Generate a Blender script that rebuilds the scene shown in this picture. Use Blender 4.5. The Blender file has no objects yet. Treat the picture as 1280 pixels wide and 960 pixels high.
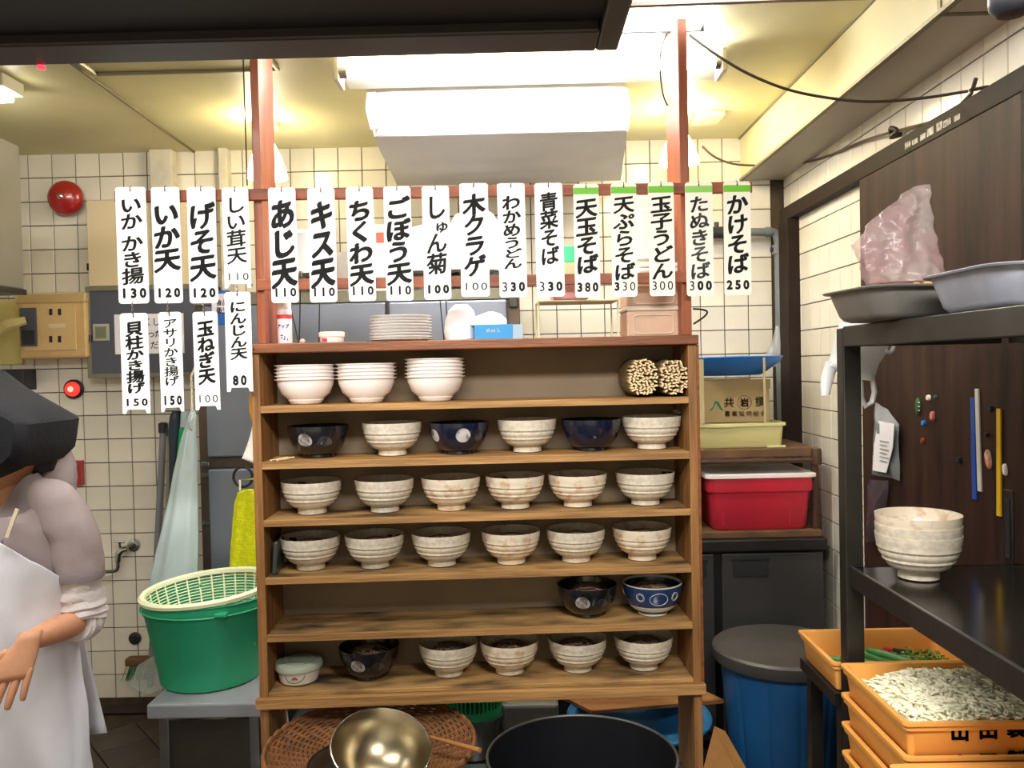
import bpy, math, random
from mathutils import Vector, Matrix, noise
random.seed(7)
S = bpy.context.scene
COL = S.collection
PI = math.pi
R = math.radians

# ---------------------------------------------------------------- camera
F = 1050.0
CAMZ = 1.50
cam_d = bpy.data.cameras.new('camera'); cam = bpy.data.objects.new('camera', cam_d); COL.objects.link(cam)
cam_d.sensor_width = 36.0; cam_d.lens = F/1280*36.0; cam_d.clip_start = .02
CM = Matrix.Rotation(R(.46), 3, 'Z') @ Matrix.Rotation(R(90-1.2), 3, 'X') @ Matrix.Rotation(R(-1.25), 3, 'Z')
cam.matrix_world = Matrix.Translation((0, 0, CAMZ)) @ CM.to_4x4()
S.camera = cam
EYE = Vector((0, 0, CAMZ))
# ---------------------------------------------------------------- world, exposure
w = bpy.data.worlds.new('world'); S.world = w; w.use_nodes = True
w.node_tree.nodes['Background'].inputs[0].default_value = (.9, .93, 1, 1)
w.node_tree.nodes['Background'].inputs[1].default_value = .25
S.view_settings.view_transform = 'Standard'; S.view_settings.look = 'None'
S.view_settings.exposure = 0.38; S.view_settings.gamma = 1.0; S.view_settings.use_curve_mapping = False
L_TUBE = 105; L_PANEL = 6.0; L_FRONT = 7.0; L_PEND = 9.0; L_LEFT = 12.0
def area(name, loc, sx, sy, power, rot=(0, 0, 0), col=(1, .97, .92)):
    d = bpy.data.lights.new(name, 'AREA'); d.shape = 'RECTANGLE'; d.size = sx; d.size_y = sy; d.energy = power; d.color = col
    o = bpy.data.objects.new(name, d); COL.objects.link(o); o.location = loc; o.rotation_euler = rot
    return o
area('light_customer_ceiling', (0.1, .15, 2.42), 1.6, .5, 125)
area('light_kitchen_left', (-2.2, 2.1, 2.42), .3, 1.2, 14)
area('fill_counter_left', (-.9, 1.2, 2.42), 1.0, .25, 20)  # added fill light without a fixture, lightens the worker under the canopy

# ---------------------------------------------------------------- picture ray -> place
def ray(px, py):
    return (CM @ Vector(((px-640)/F, (480-py)/F, -1))).normalized()
def at(px, py, Y):
    d = ray(px, py); return EYE + d*(Y/d.y)
def at_x(px, py, X):
    d = ray(px, py); return EYE + d*(X/d.x)
def at_z(px, py, Z):
    d = ray(px, py); return EYE + d*((Z-CAMZ)/d.z)
def proj(p):
    q = CM.transposed() @ (Vector(p)-EYE)
    return (640+F*q.x/-q.z, 480-F*q.y/-q.z)

# ---------------------------------------------------------------- materials
def rgb(h):
    h = h.lstrip('#'); c = [int(h[i:i+2], 16)/255 for i in (0, 2, 4)]
    return tuple(((x/12.92) if x <= .04045 else ((x+.055)/1.055)**2.4) for x in c)
MATS = {}
def mat(name, col, rough=.5, metal=0., var=0., scale=20., bump=0., bscale=60., rand=0., alpha=1., emit=0., coat=0., stretch=None, col2=None, contrast=(.35, .65), trans=0., sss=0.):
    if name in MATS: return MATS[name]
    m = bpy.data.materials.new(name); MATS[name] = m; m.use_nodes = True
    nt = m.node_tree; N = nt.nodes; K = nt.links
    b = N['Principled BSDF']
    c = rgb(col) if isinstance(col, str) else col
    b.inputs['Base Color'].default_value = (*c, 1)
    b.inputs['Roughness'].default_value = rough; b.inputs['Metallic'].default_value = metal
    b.inputs['Coat Weight'].default_value = coat; b.inputs['Coat Roughness'].default_value = .1
    b.inputs['Alpha'].default_value = alpha
    b.inputs['Transmission Weight'].default_value = trans
    if sss: b.inputs['Subsurface Weight'].default_value = sss; b.inputs['Subsurface Radius'].default_value = (.01, .004, .002)
    if emit:
        b.inputs['Emission Color'].default_value = (*c, 1); b.inputs['Emission Strength'].default_value = emit
    out = None
    tc = N.new('ShaderNodeTexCoord'); mp = N.new('ShaderNodeMapping'); K.new(tc.outputs['Object'], mp.inputs[0])
    if stretch: mp.inputs['Scale'].default_value = stretch
    if var or col2:
        nz = N.new('ShaderNodeTexNoise'); nz.inputs['Scale'].default_value = scale; nz.inputs['Detail'].default_value = 5
        K.new(mp.outputs[0], nz.inputs[0])
        rp = N.new('ShaderNodeValToRGB'); rp.color_ramp.elements[0].position = contrast[0]; rp.color_ramp.elements[1].position = contrast[1]
        if col2: ca, cb = rgb(col2), c
        else: ca, cb = tuple(x*(1-var) for x in c), tuple(min(1, x*(1+var*.5)) for x in c)
        rp.color_ramp.elements[0].color = (*ca, 1); rp.color_ramp.elements[1].color = (*cb, 1)
        K.new(nz.outputs[0], rp.inputs[0]); out = rp.outputs[0]
    if rand:
        oi = N.new('ShaderNodeObjectInfo'); mr = N.new('ShaderNodeMapRange')
        mr.inputs['To Min'].default_value = 1-rand; mr.inputs['To Max'].default_value = 1+rand*.3
        K.new(oi.outputs['Random'], mr.inputs[0])
        mx = N.new('ShaderNodeVectorMath'); mx.operation = 'SCALE'
        if out: K.new(out, mx.inputs[0])
        else: mx.inputs[0].default_value = c
        K.new(mr.outputs[0], mx.inputs['Scale']); out = mx.outputs[0]
    if out: K.new(out, b.inputs['Base Color'])
    if bump:
        n2 = N.new('ShaderNodeTexNoise'); n2.inputs['Scale'].default_value = bscale; n2.inputs['Detail'].default_value = 4
        K.new(mp.outputs[0], n2.inputs[0])
        bp = N.new('ShaderNodeBump'); bp.inputs['Strength'].default_value = bump; bp.inputs['Distance'].default_value = .01
        K.new(n2.outputs[0], bp.inputs['Height']); K.new(bp.outputs[0], b.inputs['Normal'])
    return m
tile_m = mat('glazed_tile', '#e6dfd0', .22, var=.10, scale=3, rand=.07)
grout_m = mat('grout', '#4a3b2b', .9, var=.3)
ceil_m = mat('ceiling_paint', '#d6cd9c', .45, var=.10, scale=2.5)
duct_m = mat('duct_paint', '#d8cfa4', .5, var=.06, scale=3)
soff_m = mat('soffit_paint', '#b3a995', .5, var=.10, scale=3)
plain_m = mat('plaster', '#cfc8b6', .8, var=.1)
oldwood = mat('cabinet_wood', '#b98b52', .62, col2='#73502a', scale=9, stretch=(.35, 6, 6), bump=.25, bscale=40, contrast=(.28, .68))
sidewood = mat('side_board_wood', '#a5743f', .6, col2='#6a4522', scale=8, stretch=(6, 6, .4), bump=.2, bscale=40, contrast=(.3, .7))
stainwood = mat('worn_shelf_wood', '#b28a54', .7, col2='#3d2f1f', scale=5, stretch=(1, 2.5, 6), bump=.3, bscale=40, contrast=(.33, .6))
redwood = mat('varnished_red_wood', '#a9592f', .42, col2='#6e3218', scale=7, stretch=(5, 5, .35), bump=.1, coat=.08, contrast=(.3, .72))
railwood = mat('varnished_rail_wood', '#99502c', .5, col2='#6a3219', scale=7, stretch=(.4, 5, 5), bump=.1, coat=0)
topwood = mat('top_board_wood', '#97582c', .45, col2='#5d3116', scale=8, stretch=(.4, 5, 5), bump=.15, contrast=(.3, .7))
backply = mat('back_plywood', '#877660', .8, var=.15, scale=3)
white_plate = mat('sign_plastic', '#fbfbfa', .4)
white_plate2 = mat('sign_plastic_cream', '#f6f3e6', .4)
ink = mat('sign_ink', '#1b1b1e', .6)
ink2 = mat('sign_ink_faded', '#55555c', .6, var=.5, scale=60)
green_band = mat('green_band', '#6cc21c', .5)
green_band2 = mat('green_band_pale', '#8fcf5c', .5)
steel = mat('stainless_steel', '#a8abb2', .33, 1., var=.12, scale=3, stretch=(1, 1, 6))
fridge_m = mat('fridge_steel', '#8d94a3', .38, .75, var=.10, scale=2.5, bump=.03)
fridge_trim = mat('fridge_frame_steel', '#6d6058', .4, .8, var=.1)
darksteel = mat('dark_steel', '#4a4846', .38, .85, var=.2, scale=6, bump=.05)
rackpaint = mat('rack_dark_steel', '#3c3a35', .42, .7, var=.25, scale=8)
blacksteel = mat('shelf_dark_mirror_steel', '#4b4844', .16, .9, var=.2, scale=5)
brass = mat('worn_steel_bowl', '#b3a78c', .28, 1., var=.2, scale=4, bump=.05, bscale=30)
black_pot = mat('pot_black', '#1c1c21', .4, .2, var=.1)
rim_m = mat('pot_rim', '#8b8e8c', .3, .9)
doorwood = mat('dark_door_wood', '#3a241d', .6, col2='#21130f', scale=4, stretch=(5, 5, .5), bump=.06)
doorwood.node_tree.nodes['Principled BSDF'].inputs['Specular IOR Level'].default_value = .25
framewood = mat('dark_frame_wood', '#271a15', .65, var=.2)
framewood.node_tree.nodes['Principled BSDF'].inputs['Specular IOR Level'].default_value = .2
bowl_m = mat('speckled_stoneware', '#d2c8b6', .38, var=.16, scale=90, rand=.06, bump=.04, coat=.2)
bowl_rust = mat('rust_speckled_stoneware', '#dccfba', .38, col2='#b48a60', scale=38, coat=.2, contrast=(.28, .5))
bowl_dark = mat('dark_glaze', '#16171c', .2, coat=.4, rand=.1)
bowl_navy = mat('navy_glaze', '#10152a', .2, coat=.4)
bowl_blue = mat('cobalt_glaze', '#22375f', .25, coat=.3)
porcelain = mat('porcelain', '#d8d6cc', .25, coat=.3)
moon_m = mat('grey_moon_glaze', '#b9b6b4', .35, col2='#5b514b', scale=30, contrast=(.4, .55))
plastic_white = mat('white_plastic', '#f4ebe6', .35)
foam_m = mat('white_foam', '#f2efe9', .6)
soba_m = mat('soba_noodle', '#7d6756', .5, var=.2)
wak_m = mat('dark_seaweed', '#141812', .5)
chop_m = mat('chopstick_end', '#ecd3a6', .7, var=.2, scale=100)
green_b = mat('green_bucket', '#2aa276', .42, var=.12, scale=5)
cream_net = mat('cream_plastic', '#e8ecc8', .45)
yellow_towel = mat('yellow_towel', '#d5d60e', .95, var=.12, scale=60, bump=.5, bscale=150)
cloth_white = mat('apron_cloth', '#e6e8f4', .9, var=.06, scale=5, bump=.2, bscale=14)
cloth_pale = mat('pale_blue_cloth', '#b7c7c8', .9, var=.08, scale=8, bump=.2, bscale=30)
shirt_m = mat('mauve_grey_shirt', '#aa9c9e', .9, var=.07, scale=10, bump=.25, bscale=25)
collar_m = mat('shirt_trim', '#90858c', .9)
under_m = mat('white_knit', '#ddd5d8', .95, bump=.3, bscale=70)
skin_m = mat('skin', '#cf9674', .5, var=.08, scale=30, sss=.12)
hair_m = mat('hair', '#1a1210', .5)
cap_m = mat('black_cap_cloth', '#101118', .95, bump=.2, bscale=60)
dark_m = mat('dark_plastic', '#22232a', .5)
orange_m = mat('orange_crate', '#e3a050', .42, var=.08, scale=6)
noodle_m = mat('shredded_white', '#f1eed2', .45, var=.15, scale=25, sss=.1)
leek_m = mat('leek_green', '#2e7a34', .4, var=.35, scale=20)
leafgreen = mat('chopped_green', '#3c8d2c', .5, var=.4, scale=60)
blue_m = mat('blue_plastic', '#1f5f9c', .5, var=.12, scale=6)
bright_blue = mat('bright_blue_plastic', '#1d74cf', .35)
red_m = mat('red_plastic', '#c2263a', .4, var=.08, scale=5)
yellow_crate = mat('pale_yellow_plastic', '#d9d294', .5)
cardboard = mat('cardboard', '#9b855c', .85, var=.10, scale=10)
orange_board = mat('orange_cardboard', '#b98448', .8, var=.1)
rust_m = mat('rusty_wood_board', '#6b4d31', .75, var=.4, scale=8)
wicker_m = mat('wicker', '#835530', .7, var=.3, scale=30)
grey_pipe = mat('grey_pipe', '#6c7276', .5)
bag_white = mat('white_bag_film', '#eeeef2', .3, alpha=.82, var=.05, bump=.3, bscale=30)
bag_clear = mat('clear_bag_film', '#b9b2b0', .16, alpha=.36, bump=.5, bscale=40, col2='#b08f94', scale=5, contrast=(.4, .6))
bag_thin = mat('thin_clear_film', '#c7ccd2', .15, alpha=.35, bump=.5, bscale=50)
wrap_m = mat('white_wrap_film', '#e2e1e4', .35, bump=.2, bscale=10, var=.06, scale=4)
red_bell = mat('red_enamel', '#a3201f', .25, coat=.5)
beige_box = mat('beige_box', '#c8a56c', .4, var=.08)
olive = mat('olive_grey_paint', '#75735f', .5)
panel_dark = mat('panel_dark_grey', '#4c4f5c', .45)
beige_panel = mat('beige_panel', '#dcc9a6', .5)
paper = mat('paper', '#e9e6ee', .8)
floor_t = mat('brown_floor_tile', '#4a3f36', .5, var=.3, scale=8, rand=.2)
cable = mat('brown_cable', '#3a2a20', .6)
cableblk = mat('black_cable', '#151313', .5)
navy_m = mat('navy_underside', '#15161f', .55)
frame_brown = mat('canopy_frame', '#39302f', .4, .3)
fried = mat('fried_tempura', '#d9903e', .7, var=.3, scale=50)
tray_m = mat('tray_aluminium', '#9fa2b0', .42, .35, var=.22, scale=9)
tray_dk = mat('tray_dull_steel', '#7c7973', .42, .35, var=.2, scale=7)
chrome = mat('chrome', '#c9ccd0', .12, 1.)
tube_m = mat('tube_glow', (1, .985, .95), emit=L_TUBE)
panel_m = mat('lit_ceiling_glow', (1, .98, .95), emit=L_PANEL)
pend_m = mat('pendant_glow', (1, .93, .74), emit=L_PEND)
redlamp = mat('red_lamp_glow', (1, .03, .02), emit=1.2)
redcore = mat('red_lamp_core', (1, .22, .16), emit=2.2)

# ---------------------------------------------------------------- builders
def rootmat(o):
    m = Matrix.Identity(4)
    while o is not None:
        m = o.matrix_basis @ m; o = o.parent
    return m
def tag(o, label=None, cat=None, group=None, kind=None):
    if label: o['label'] = label
    if cat: o['category'] = cat
    if group: o['group'] = group
    if kind: o['kind'] = kind
    return o
def thing(name, label, cat, loc, rz=0, group=None):
    o = bpy.data.objects.new(name, None); COL.objects.link(o); o.empty_display_size = .05
    o.location = loc; o.rotation_euler = (0, 0, rz)
    return tag(o, label, cat, group)
class MB:
    def __init__(s): s.v = []; s.f = []; s.M = Matrix.Identity(4)
    def add(s, vs, fs):
        n = len(s.v); s.v += [tuple(s.M @ Vector(p)) for p in vs]; s.f += [tuple(i+n for i in f) for f in fs]; return s
    def box(s, a, b):
        x0, y0, z0 = a; x1, y1, z1 = b
        return s.add([(x0,y0,z0),(x1,y0,z0),(x1,y1,z0),(x0,y1,z0),(x0,y0,z1),(x1,y0,z1),(x1,y1,z1),(x0,y1,z1)],
                     [(3,2,1,0),(4,5,6,7),(0,1,5,4),(1,2,6,5),(2,3,7,6),(3,0,4,7)])
    def cbox(s, c, d): return s.box([c[i]-d[i]/2 for i in range(3)], [c[i]+d[i]/2 for i in range(3)])
    def lathe(s, prof, seg=24, c=(0, 0, 0), cap=True, sx=1, sy=1):
        vs = []; fs = []; n = len(prof)
        for k in range(seg):
            a = 2*PI*k/seg
            for r, z in prof: vs.append((c[0]+r*math.cos(a)*sx, c[1]+r*math.sin(a)*sy, c[2]+z))
        for k in range(seg):
            k2 = (k+1) % seg
            for i in range(n-1): fs.append((k*n+i, k2*n+i, k2*n+i+1, k*n+i+1))
        if cap:
            if prof[0][0] > 1e-5: fs.append(tuple(k*n for k in reversed(range(seg))))
            if prof[-1][0] > 1e-5: fs.append(tuple(k*n+n-1 for k in range(seg)))
        return s.add(vs, fs)
    def tube(s, pts, r, seg=8, closed=False):
        pts = [Vector(p) for p in pts]; n = len(pts); rr = r if isinstance(r, (list, tuple)) else [r]*n
        vs = []; fs = []; up = None
        for i, p in enumerate(pts):
            t = (pts[(i+1) % n]-pts[i-1]) if closed else (pts[min(i+1, n-1)]-pts[max(i-1, 0)])
            if t.length < 1e-9: t = Vector((0, 0, 1))
            t.normalize()
            if up is None: up = Vector((0, 0, 1)) if abs(t.z) < .9 else Vector((1, 0, 0))
            a = t.cross(up)
            if a.length < 1e-6: a = t.orthogonal()
            a.normalize(); b = a.cross(t).normalized(); up = b
            for k in range(seg):
                q = 2*PI*k/seg; vs.append(p+(a*math.cos(q)+b*math.sin(q))*rr[i])
        m = n if closed else n-1
        for i in range(m):
            j = (i+1) % n
            for k in range(seg):
                k2 = (k+1) % seg; fs.append((i*seg+k, j*seg+k, j*seg+k2, i*seg+k2))
        if not closed: fs.append(tuple(range(seg))); fs.append(tuple((n-1)*seg+k for k in reversed(range(seg))))
        return s.add(vs, fs)
    def rings(s, rs, close=True, cap=True):
        n = len(rs[0]); vs = [p for r in rs for p in r]; fs = []
        for i in range(len(rs)-1):
            for k in range(n if close else n-1):
                k2 = (k+1) % n; fs.append((i*n+k, i*n+k2, (i+1)*n+k2, (i+1)*n+k))
        if cap and close: fs.append(tuple(reversed(range(n)))); fs.append(tuple((len(rs)-1)*n+k for k in range(n)))
        return s.add(vs, fs)
    def prism(s, poly, y0, y1):          # polygon in x,z, extruded along y
        n = len(poly); vs = [(x, y0, z) for x, z in poly]+[(x, y1, z) for x, z in poly]
        fs = [tuple(range(n)), tuple(reversed(range(n, 2*n)))]+[(i+n, (i+1) % n+n, (i+1) % n, i) for i in range(n)]
        return s.add(vs, fs)
    def slab(s, poly, z0, z1):           # polygon in x,y extruded along z
        n = len(poly); vs = [(x, y, z0) for x, y in poly]+[(x, y, z1) for x, y in poly]
        fs = [tuple(reversed(range(n))), tuple(range(n, 2*n))]+[(i, (i+1) % n, (i+1) % n+n, i+n) for i in range(n)]
        return s.add(vs, fs)
    def build(s, name, m, parent=None, origin=None, smooth=False, bev=0, solid=0, sub=0, local=False, rz=0):
        me = bpy.data.meshes.new(name)
        if parent is not None:
            inv = Matrix.Identity(4) if local else rootmat(parent).inverted()
        else:
            inv = (Matrix.Translation(origin or (0, 0, 0)) @ Matrix.Rotation(rz, 4, 'Z')).inverted()
            if local: inv = Matrix.Identity(4)
        me.from_pydata([tuple(inv @ Vector(p)) for p in s.v], [], s.f); me.update()
        me.materials.append(m)
        if smooth: me.polygons.foreach_set('use_smooth', [True]*len(me.polygons))
        o = bpy.data.objects.new(name, me); COL.objects.link(o)
        if parent is not None: o.parent = parent
        elif origin is not None: o.location = origin; o.rotation_euler = (0, 0, rz)
        if solid: q = o.modifiers.new('solid', 'SOLIDIFY'); q.thickness = solid; q.offset = 0
        if bev: q = o.modifiers.new('bevel', 'BEVEL'); q.width = bev; q.segments = 2; q.limit_method = 'ANGLE'
        if sub: q = o.modifiers.new('sub', 'SUBSURF'); q.levels = sub; q.render_levels = sub
        if smooth and (bev or len(s.f) < 4000): 
            try: me.set_sharp_from_angle(angle=R(40))
            except Exception: pass
        return o
def kids(o): return [c for c in ALLK.get(o.name, [])]
def copy_tree(o, label=None, loc=None, rz=None, group=None):
    def rec(a, par):
        c = a.copy(); COL.objects.link(c); c.parent = par
        for ch in [x for x in a.children]: rec(ch, c)
        return c
    c = rec(o, None)
    if label: c['label'] = label
    if loc is not None: c.location = loc
    if rz is not None: c.rotation_euler = (0, 0, rz)
    if group: c['group'] = group
    return c
def struct(o): o['kind'] = 'structure'; return o
def sbox(name, a, b, m, parent=None, bev=0):
    o = MB().box(a, b).build(name, m, parent, bev=bev)
    if parent is None: struct(o)
    return o
def noisy(p, k, a): return Vector(p)+noise.noise_vector(Vector(p)*k)*a
def smoothpath(pts, n=8):
    pts = [Vector(p) for p in pts]; out = []
    for i in range(len(pts)-1):
        p0 = pts[max(i-1, 0)]; p1 = pts[i]; p2 = pts[i+1]; p3 = pts[min(i+2, len(pts)-1)]
        for k in range(n):
            t = k/n; out.append(.5*((2*p1)+(p2-p0)*t+(2*p0-5*p1+4*p2-p3)*t*t+(3*p1-p0-3*p2+p3)*t**3))
    out.append(pts[-1]); return out

# ---------------------------------------------------------------- lettering
GL = {}
def rawglyph(ch, off):
    c = bpy.data.curves.new('t', 'FONT'); c.body = ch; c.offset = off; c.resolution_u = 3
    o = bpy.data.objects.new('t', c); COL.objects.link(o)
    m = bpy.data.meshes.new_from_object(o.evaluated_get(bpy.context.evaluated_depsgraph_get()))
    r = ([Vector(v.co) for v in m.vertices], [tuple(p.vertices) for p in m.polygons])
    bpy.data.objects.remove(o); bpy.data.curves.remove(c); bpy.data.meshes.remove(m)
    return r
def glyph(ch, wt, brush=True):
    k = (ch, wt, brush)
    if k in GL: return GL[k]
    v0, f0 = rawglyph(ch, 0); out = list(v0)
    if wt > .003:                       # thicken with a slanted round pen
        out = []; ff = []; n = 12
        ma, mi = (wt*1.28, wt*.68) if brush else (wt, wt)
        for k_ in range(n):
            a = 2*PI*k_/n; u = ma*math.cos(a); v = mi*math.sin(a); c, q = math.cos(R(38)), math.sin(R(38))
            d = Vector((u*c-v*q, u*q+v*c, 0)); m = len(out)
            out += [p+d for p in v0]; ff += [tuple(x+m for x in f) for f in f0]
        m = len(out); out += v0; ff += [tuple(x+m for x in f) for f in f0]
        f0 = ff
    k = (ch, wt, brush)
    if brush: out = [Vector((p.x, p.y+.13*(p.x-.5), 0)) for p in out]
    if not out: out = [Vector((0, 0, 0))]
    xs = [p.x for p in out]; ys = [p.y for p in out]
    GL[k] = (out, f0, min(xs), max(xs), min(ys), max(ys)); return GL[k]
def put(mb, ch, cx, cz, w, h, y, wt, brush=True, fit=False):
    """one character centred at cx, cz on the x-z plane facing -y"""
    vs, fs, x0, x1, y0, y1 = glyph(ch, wt, brush)
    if fit: sx = w/(x1-x0); sz = h/(y1-y0); ox = (x0+x1)/2; oz = (y0+y1)/2
    else: sx = w; sz = h; ox = .5; oz = .38
    mb.add([(cx+(p.x-ox)*sx, y, cz+(p.y-oz)*sz) for p in vs], fs)

# ================================================================= SETTING
WY = 3.70; RX = 1.18; CZ = 2.474; LX = -2.75; FY = -1.6
wb = sbox('wall_back', (LX, WY, 0), (RX+.2, WY+.12, CZ+.1), grout_m)
wr = sbox('wall_right', (RX, FY, 0), (RX+.12, WY+.15, CZ+.1), grout_m)
wl = sbox('wall_left', (LX-.12, FY, 0), (LX, WY, CZ), plain_m)
wf = sbox('wall_front', (LX, FY-.12, 0), (RX, FY, CZ), plain_m)
fl = sbox('floor', (LX-.1, FY-.1, -.1), (RX+.1, WY+.1, -.012), grout_m)
ce = sbox('ceiling', (LX-.1, FY-.1, CZ), (RX+.1, WY+.1, CZ+.1), ceil_m)
P = .105; G = .0038
def tile_mesh(th=.006, p=P, g=G, m=tile_m, ch=.0015):
    h = (p-g)/2; k = h-ch
    me = bpy.data.meshes.new('tile')
    me.from_pydata([(-h,0,-h),(h,0,-h),(h,0,h),(-h,0,h),(-h,-th+ch,-h),(h,-th+ch,-h),(h,-th+ch,h),(-h,-th+ch,h),(-k,-th,-k),(k,-th,-k),(k,-th,k),(-k,-th,k)], [],
                   [(8,9,10,11),(4,5,9,8),(5,6,10,9),(6,7,11,10),(7,4,8,11),(0,1,5,4),(1,2,6,5),(2,3,7,6),(3,0,4,7)])
    me.materials.append(m); return me
TM = tile_mesh()
def lay(parent, items, M3, limit, name='tile', mesh=TM):
    """items: (priority, centre); the first ones become objects, the rest one joined part"""
    items.sort(key=lambda t: t[0])
    for pr, c in items[:limit]:
        o = bpy.data.objects.new(name, mesh); COL.objects.link(o); o.parent = parent
        o.matrix_basis = Matrix.Translation(c) @ M3.to_4x4()
    rest = items[limit:]
    if rest:
        mb = MB()
        for pr, c in rest:
            mb.M = Matrix.Translation(c) @ M3.to_4x4()
            mb.add([v.co for v in mesh.vertices], [tuple(p.vertices) for p in mesh.polygons])
        mb.M = Matrix.Identity(4)
        o = mb.build(name+'_field', mesh.materials[0], parent); o['kind'] = 'stuff'
def vis_rank(c, rects):
    x, y = proj(c)
    for i, (a, b, e, d) in enumerate(rects):
        if a-14 < x < b+14 and e-14 < y < d+14: return i
    return 50+abs(x-640)/1000
it = []
x0t = at(98, 300, WY).x
z0t = CZ+.004-2*P
for i in range(-9, 33):
    for j in range(-24, 8):
        cx = x0t+(i+.5)*P; cz = z0t+(j+.5)*P
        if cx-P/2 < LX or cx+P/2 > RX-.001 or cz-P/2 < 0 or cz+P/2 > CZ+.006: continue
        it.append((vis_rank((cx, WY, cz), [(20, 245, 190, 895), (100, 930, 180, 236), (868, 985, 180, 450), (650, 860, 236, 430), (250, 330, 240, 365)]), (cx, WY, cz)))
# cut rows along ceiling
lay(wb, it, Matrix.Identity(3), 300)
Mr = Matrix.Rotation(R(-90), 3, 'Z')   # faces -x
it = []
HZ = 2.135                             # door head height
DY0, DY1 = 2.80, 1.905                  # door leaf
for i in range(0, 24):
    for j in range(0, 24):
        cy = WY-.0065-(i+.5)*P; cz = CZ-.118-(j+.5)*P
        if cz-P/2 < 0: continue
        if cy < 2.75 and cz-P/2 < HZ-.02: continue
        x, y = proj((RX, cy, cz))
        it.append(((0 if x < 1330 and y < 720 else 5)+abs(WY-cy)*.1, (RX, cy, cz)))
lay(wr, it, Mr, 290)
# floor tiles, laid diagonally
FT = tile_mesh(.012, .20, .006, floor_t, .002)
Mf = Matrix.Rotation(R(40), 3, 'Z') @ Matrix.Rotation(R(-90), 3, 'X')
it = []
for i in range(-20, 24):
    for j in range(-20, 24):
        q = Matrix.Rotation(R(40), 3, 'Z') @ Vector((i*.2, j*.2, 0)) + Vector((-.9, 2.8, -.012))
        if LX+.15 < q.x < RX-.15 and .9 < q.y < WY-.12:
            it.append(((q-Vector((-1.9, 3.4, 0))).length, q))
lay(fl, it, Mf, 120, 'floor_tile', FT)
sbox('baseboard_back', (LX, WY-.02, 0), (RX, WY, .028), mat('dark_skirting', '#3b332b', .7))
# duct along the right of the ceiling
DX = at(925, 200, WY).x; DZ = at(926, 225, WY).z
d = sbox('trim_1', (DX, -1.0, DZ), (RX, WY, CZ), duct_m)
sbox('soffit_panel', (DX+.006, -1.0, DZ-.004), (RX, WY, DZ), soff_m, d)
jm = mat('joint_strip', '#8a8266', .5, .3)
sbox('joint_strip', (DX-.004, 1.95, DZ), (DX, 1.965, CZ), jm, d)
sbox('joint_strip', (DX, 1.95, DZ-.007), (RX, 1.965, DZ-.004), mat('joint_dark', '#6a6250', .6), d)
sbox('edge_strip', (DX-.006, -1.0, DZ-.006), (DX+.01, WY, DZ+.004), jm, d)
sbox('edge_strip', (DX-.008, -1.0, CZ-.006), (DX, WY, CZ), jm, d)
# ceiling joints and hatch
cj = mat('ceiling_joint', '#6f6648', .6)
a = at_z(84, 74, CZ); b = at_z(244, 190, CZ)
t = MB().tube([a+(a-b)*.6-Vector((0,0,.002)), b-Vector((0,0,.002))], .006, 6).build('ceiling_joint', cj, ce)
a = at_z(120, 91, CZ); b = at_z(346, 84, CZ)
hat = MB()
for p, q in (((a.x, a.y), (b.x, a.y)), ((b.x, a.y), (b.x, a.y-.45)), ((b.x, a.y-.45), (a.x, a.y-.45)), ((a.x, a.y-.45), (a.x, a.y))):
    hat.tube([(p[0], p[1], CZ-.003), (q[0], q[1], CZ-.003)], .008, 6)
hat.build('hatch_frame', mat('hatch_alu', '#9c9684', .4, .6), ce)
for (xa, xb) in ((187, 217), (273, 286)):
    p = at(xa, 200, WY-.05); q = at(xb, 236, WY-.05)
    sbox('cable_cover', (p.x, WY-.06, q.z-.6), (q.x, WY-.005, CZ), plain_m, wb, bev=.006)

# door opening on the right wall
fr = thing('door_1', None, None, (RX, 2.8, 0)); fr['kind'] = 'structure'
def fb(n, y0, y1, z0, z1, x0=.045, m=framewood): return MB().box((RX-x0, y0, z0), (RX-.001, y1, z1)).build(n, m, fr, bev=.003)
jy = at_x(998, 500, RX).y
fb('head_frame', -.5, jy+.08, HZ-.045, HZ+.012, .042)
fb('jamb', jy-.06, jy+.06, 0, HZ-.045, .055)
fb('jamb', 1.80, DY1-.015, 0, HZ-.045, .05)
dl = MB().box((RX-.04, DY1, .02), (RX-.012, DY0, HZ-.045)).build('door_leaf', doorwood, fr, bev=.002)
q = at_x(1262, 660, RX-.04)
MB().box((RX-.044, q.y-.018, q.z-.09), (RX-.04, q.y+.018, q.z+.09)).build('recessed_pull', darksteel, dl, bev=.002)
MB().box((RX-.0455, q.y-.009, q.z-.07), (RX-.0442, q.y+.009, q.z+.07)).build('pull_hollow', cap_m, dl)
lb = MB()
for i in range(7):
    y = 2.43-i*.045
    lb.box((RX-.0432, y, HZ-.030), (RX-.0421, y+.034+.008*math.sin(i*3), HZ-.012+.004*math.sin(i*5)))
lb.build('printed_strip', mat('faded_print', '#8b8884', .5, .3, var=.8, scale=60), fr)

# steel column at far left
p = at(22, 110, 3.0); q = at(22, 362, 3.0)
hd = thing('exhaust_hood', 'grey steel exhaust hood hanging at the left edge above the plug box', 'hood', (p.x-.3, 2.6, q.z))
MB().box((p.x-.6, 2.3, q.z), (p.x, 3.0, CZ-.15)).build('casing', mat('hood_steel', '#8a867f', .5, .5, var=.1, scale=3), hd, bev=.004)
MB().box((p.x-.6, 2.28, q.z-.02), (p.x+.006, 3.006, q.z)).build('drip_rim', darksteel, hd, bev=.003)
MB().box((p.x-.55, 2.4, CZ-.15), (p.x-.32, 2.9, CZ)).build('flue', mat('hood_steel2', '#7a766f', .5, .5), hd)

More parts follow.
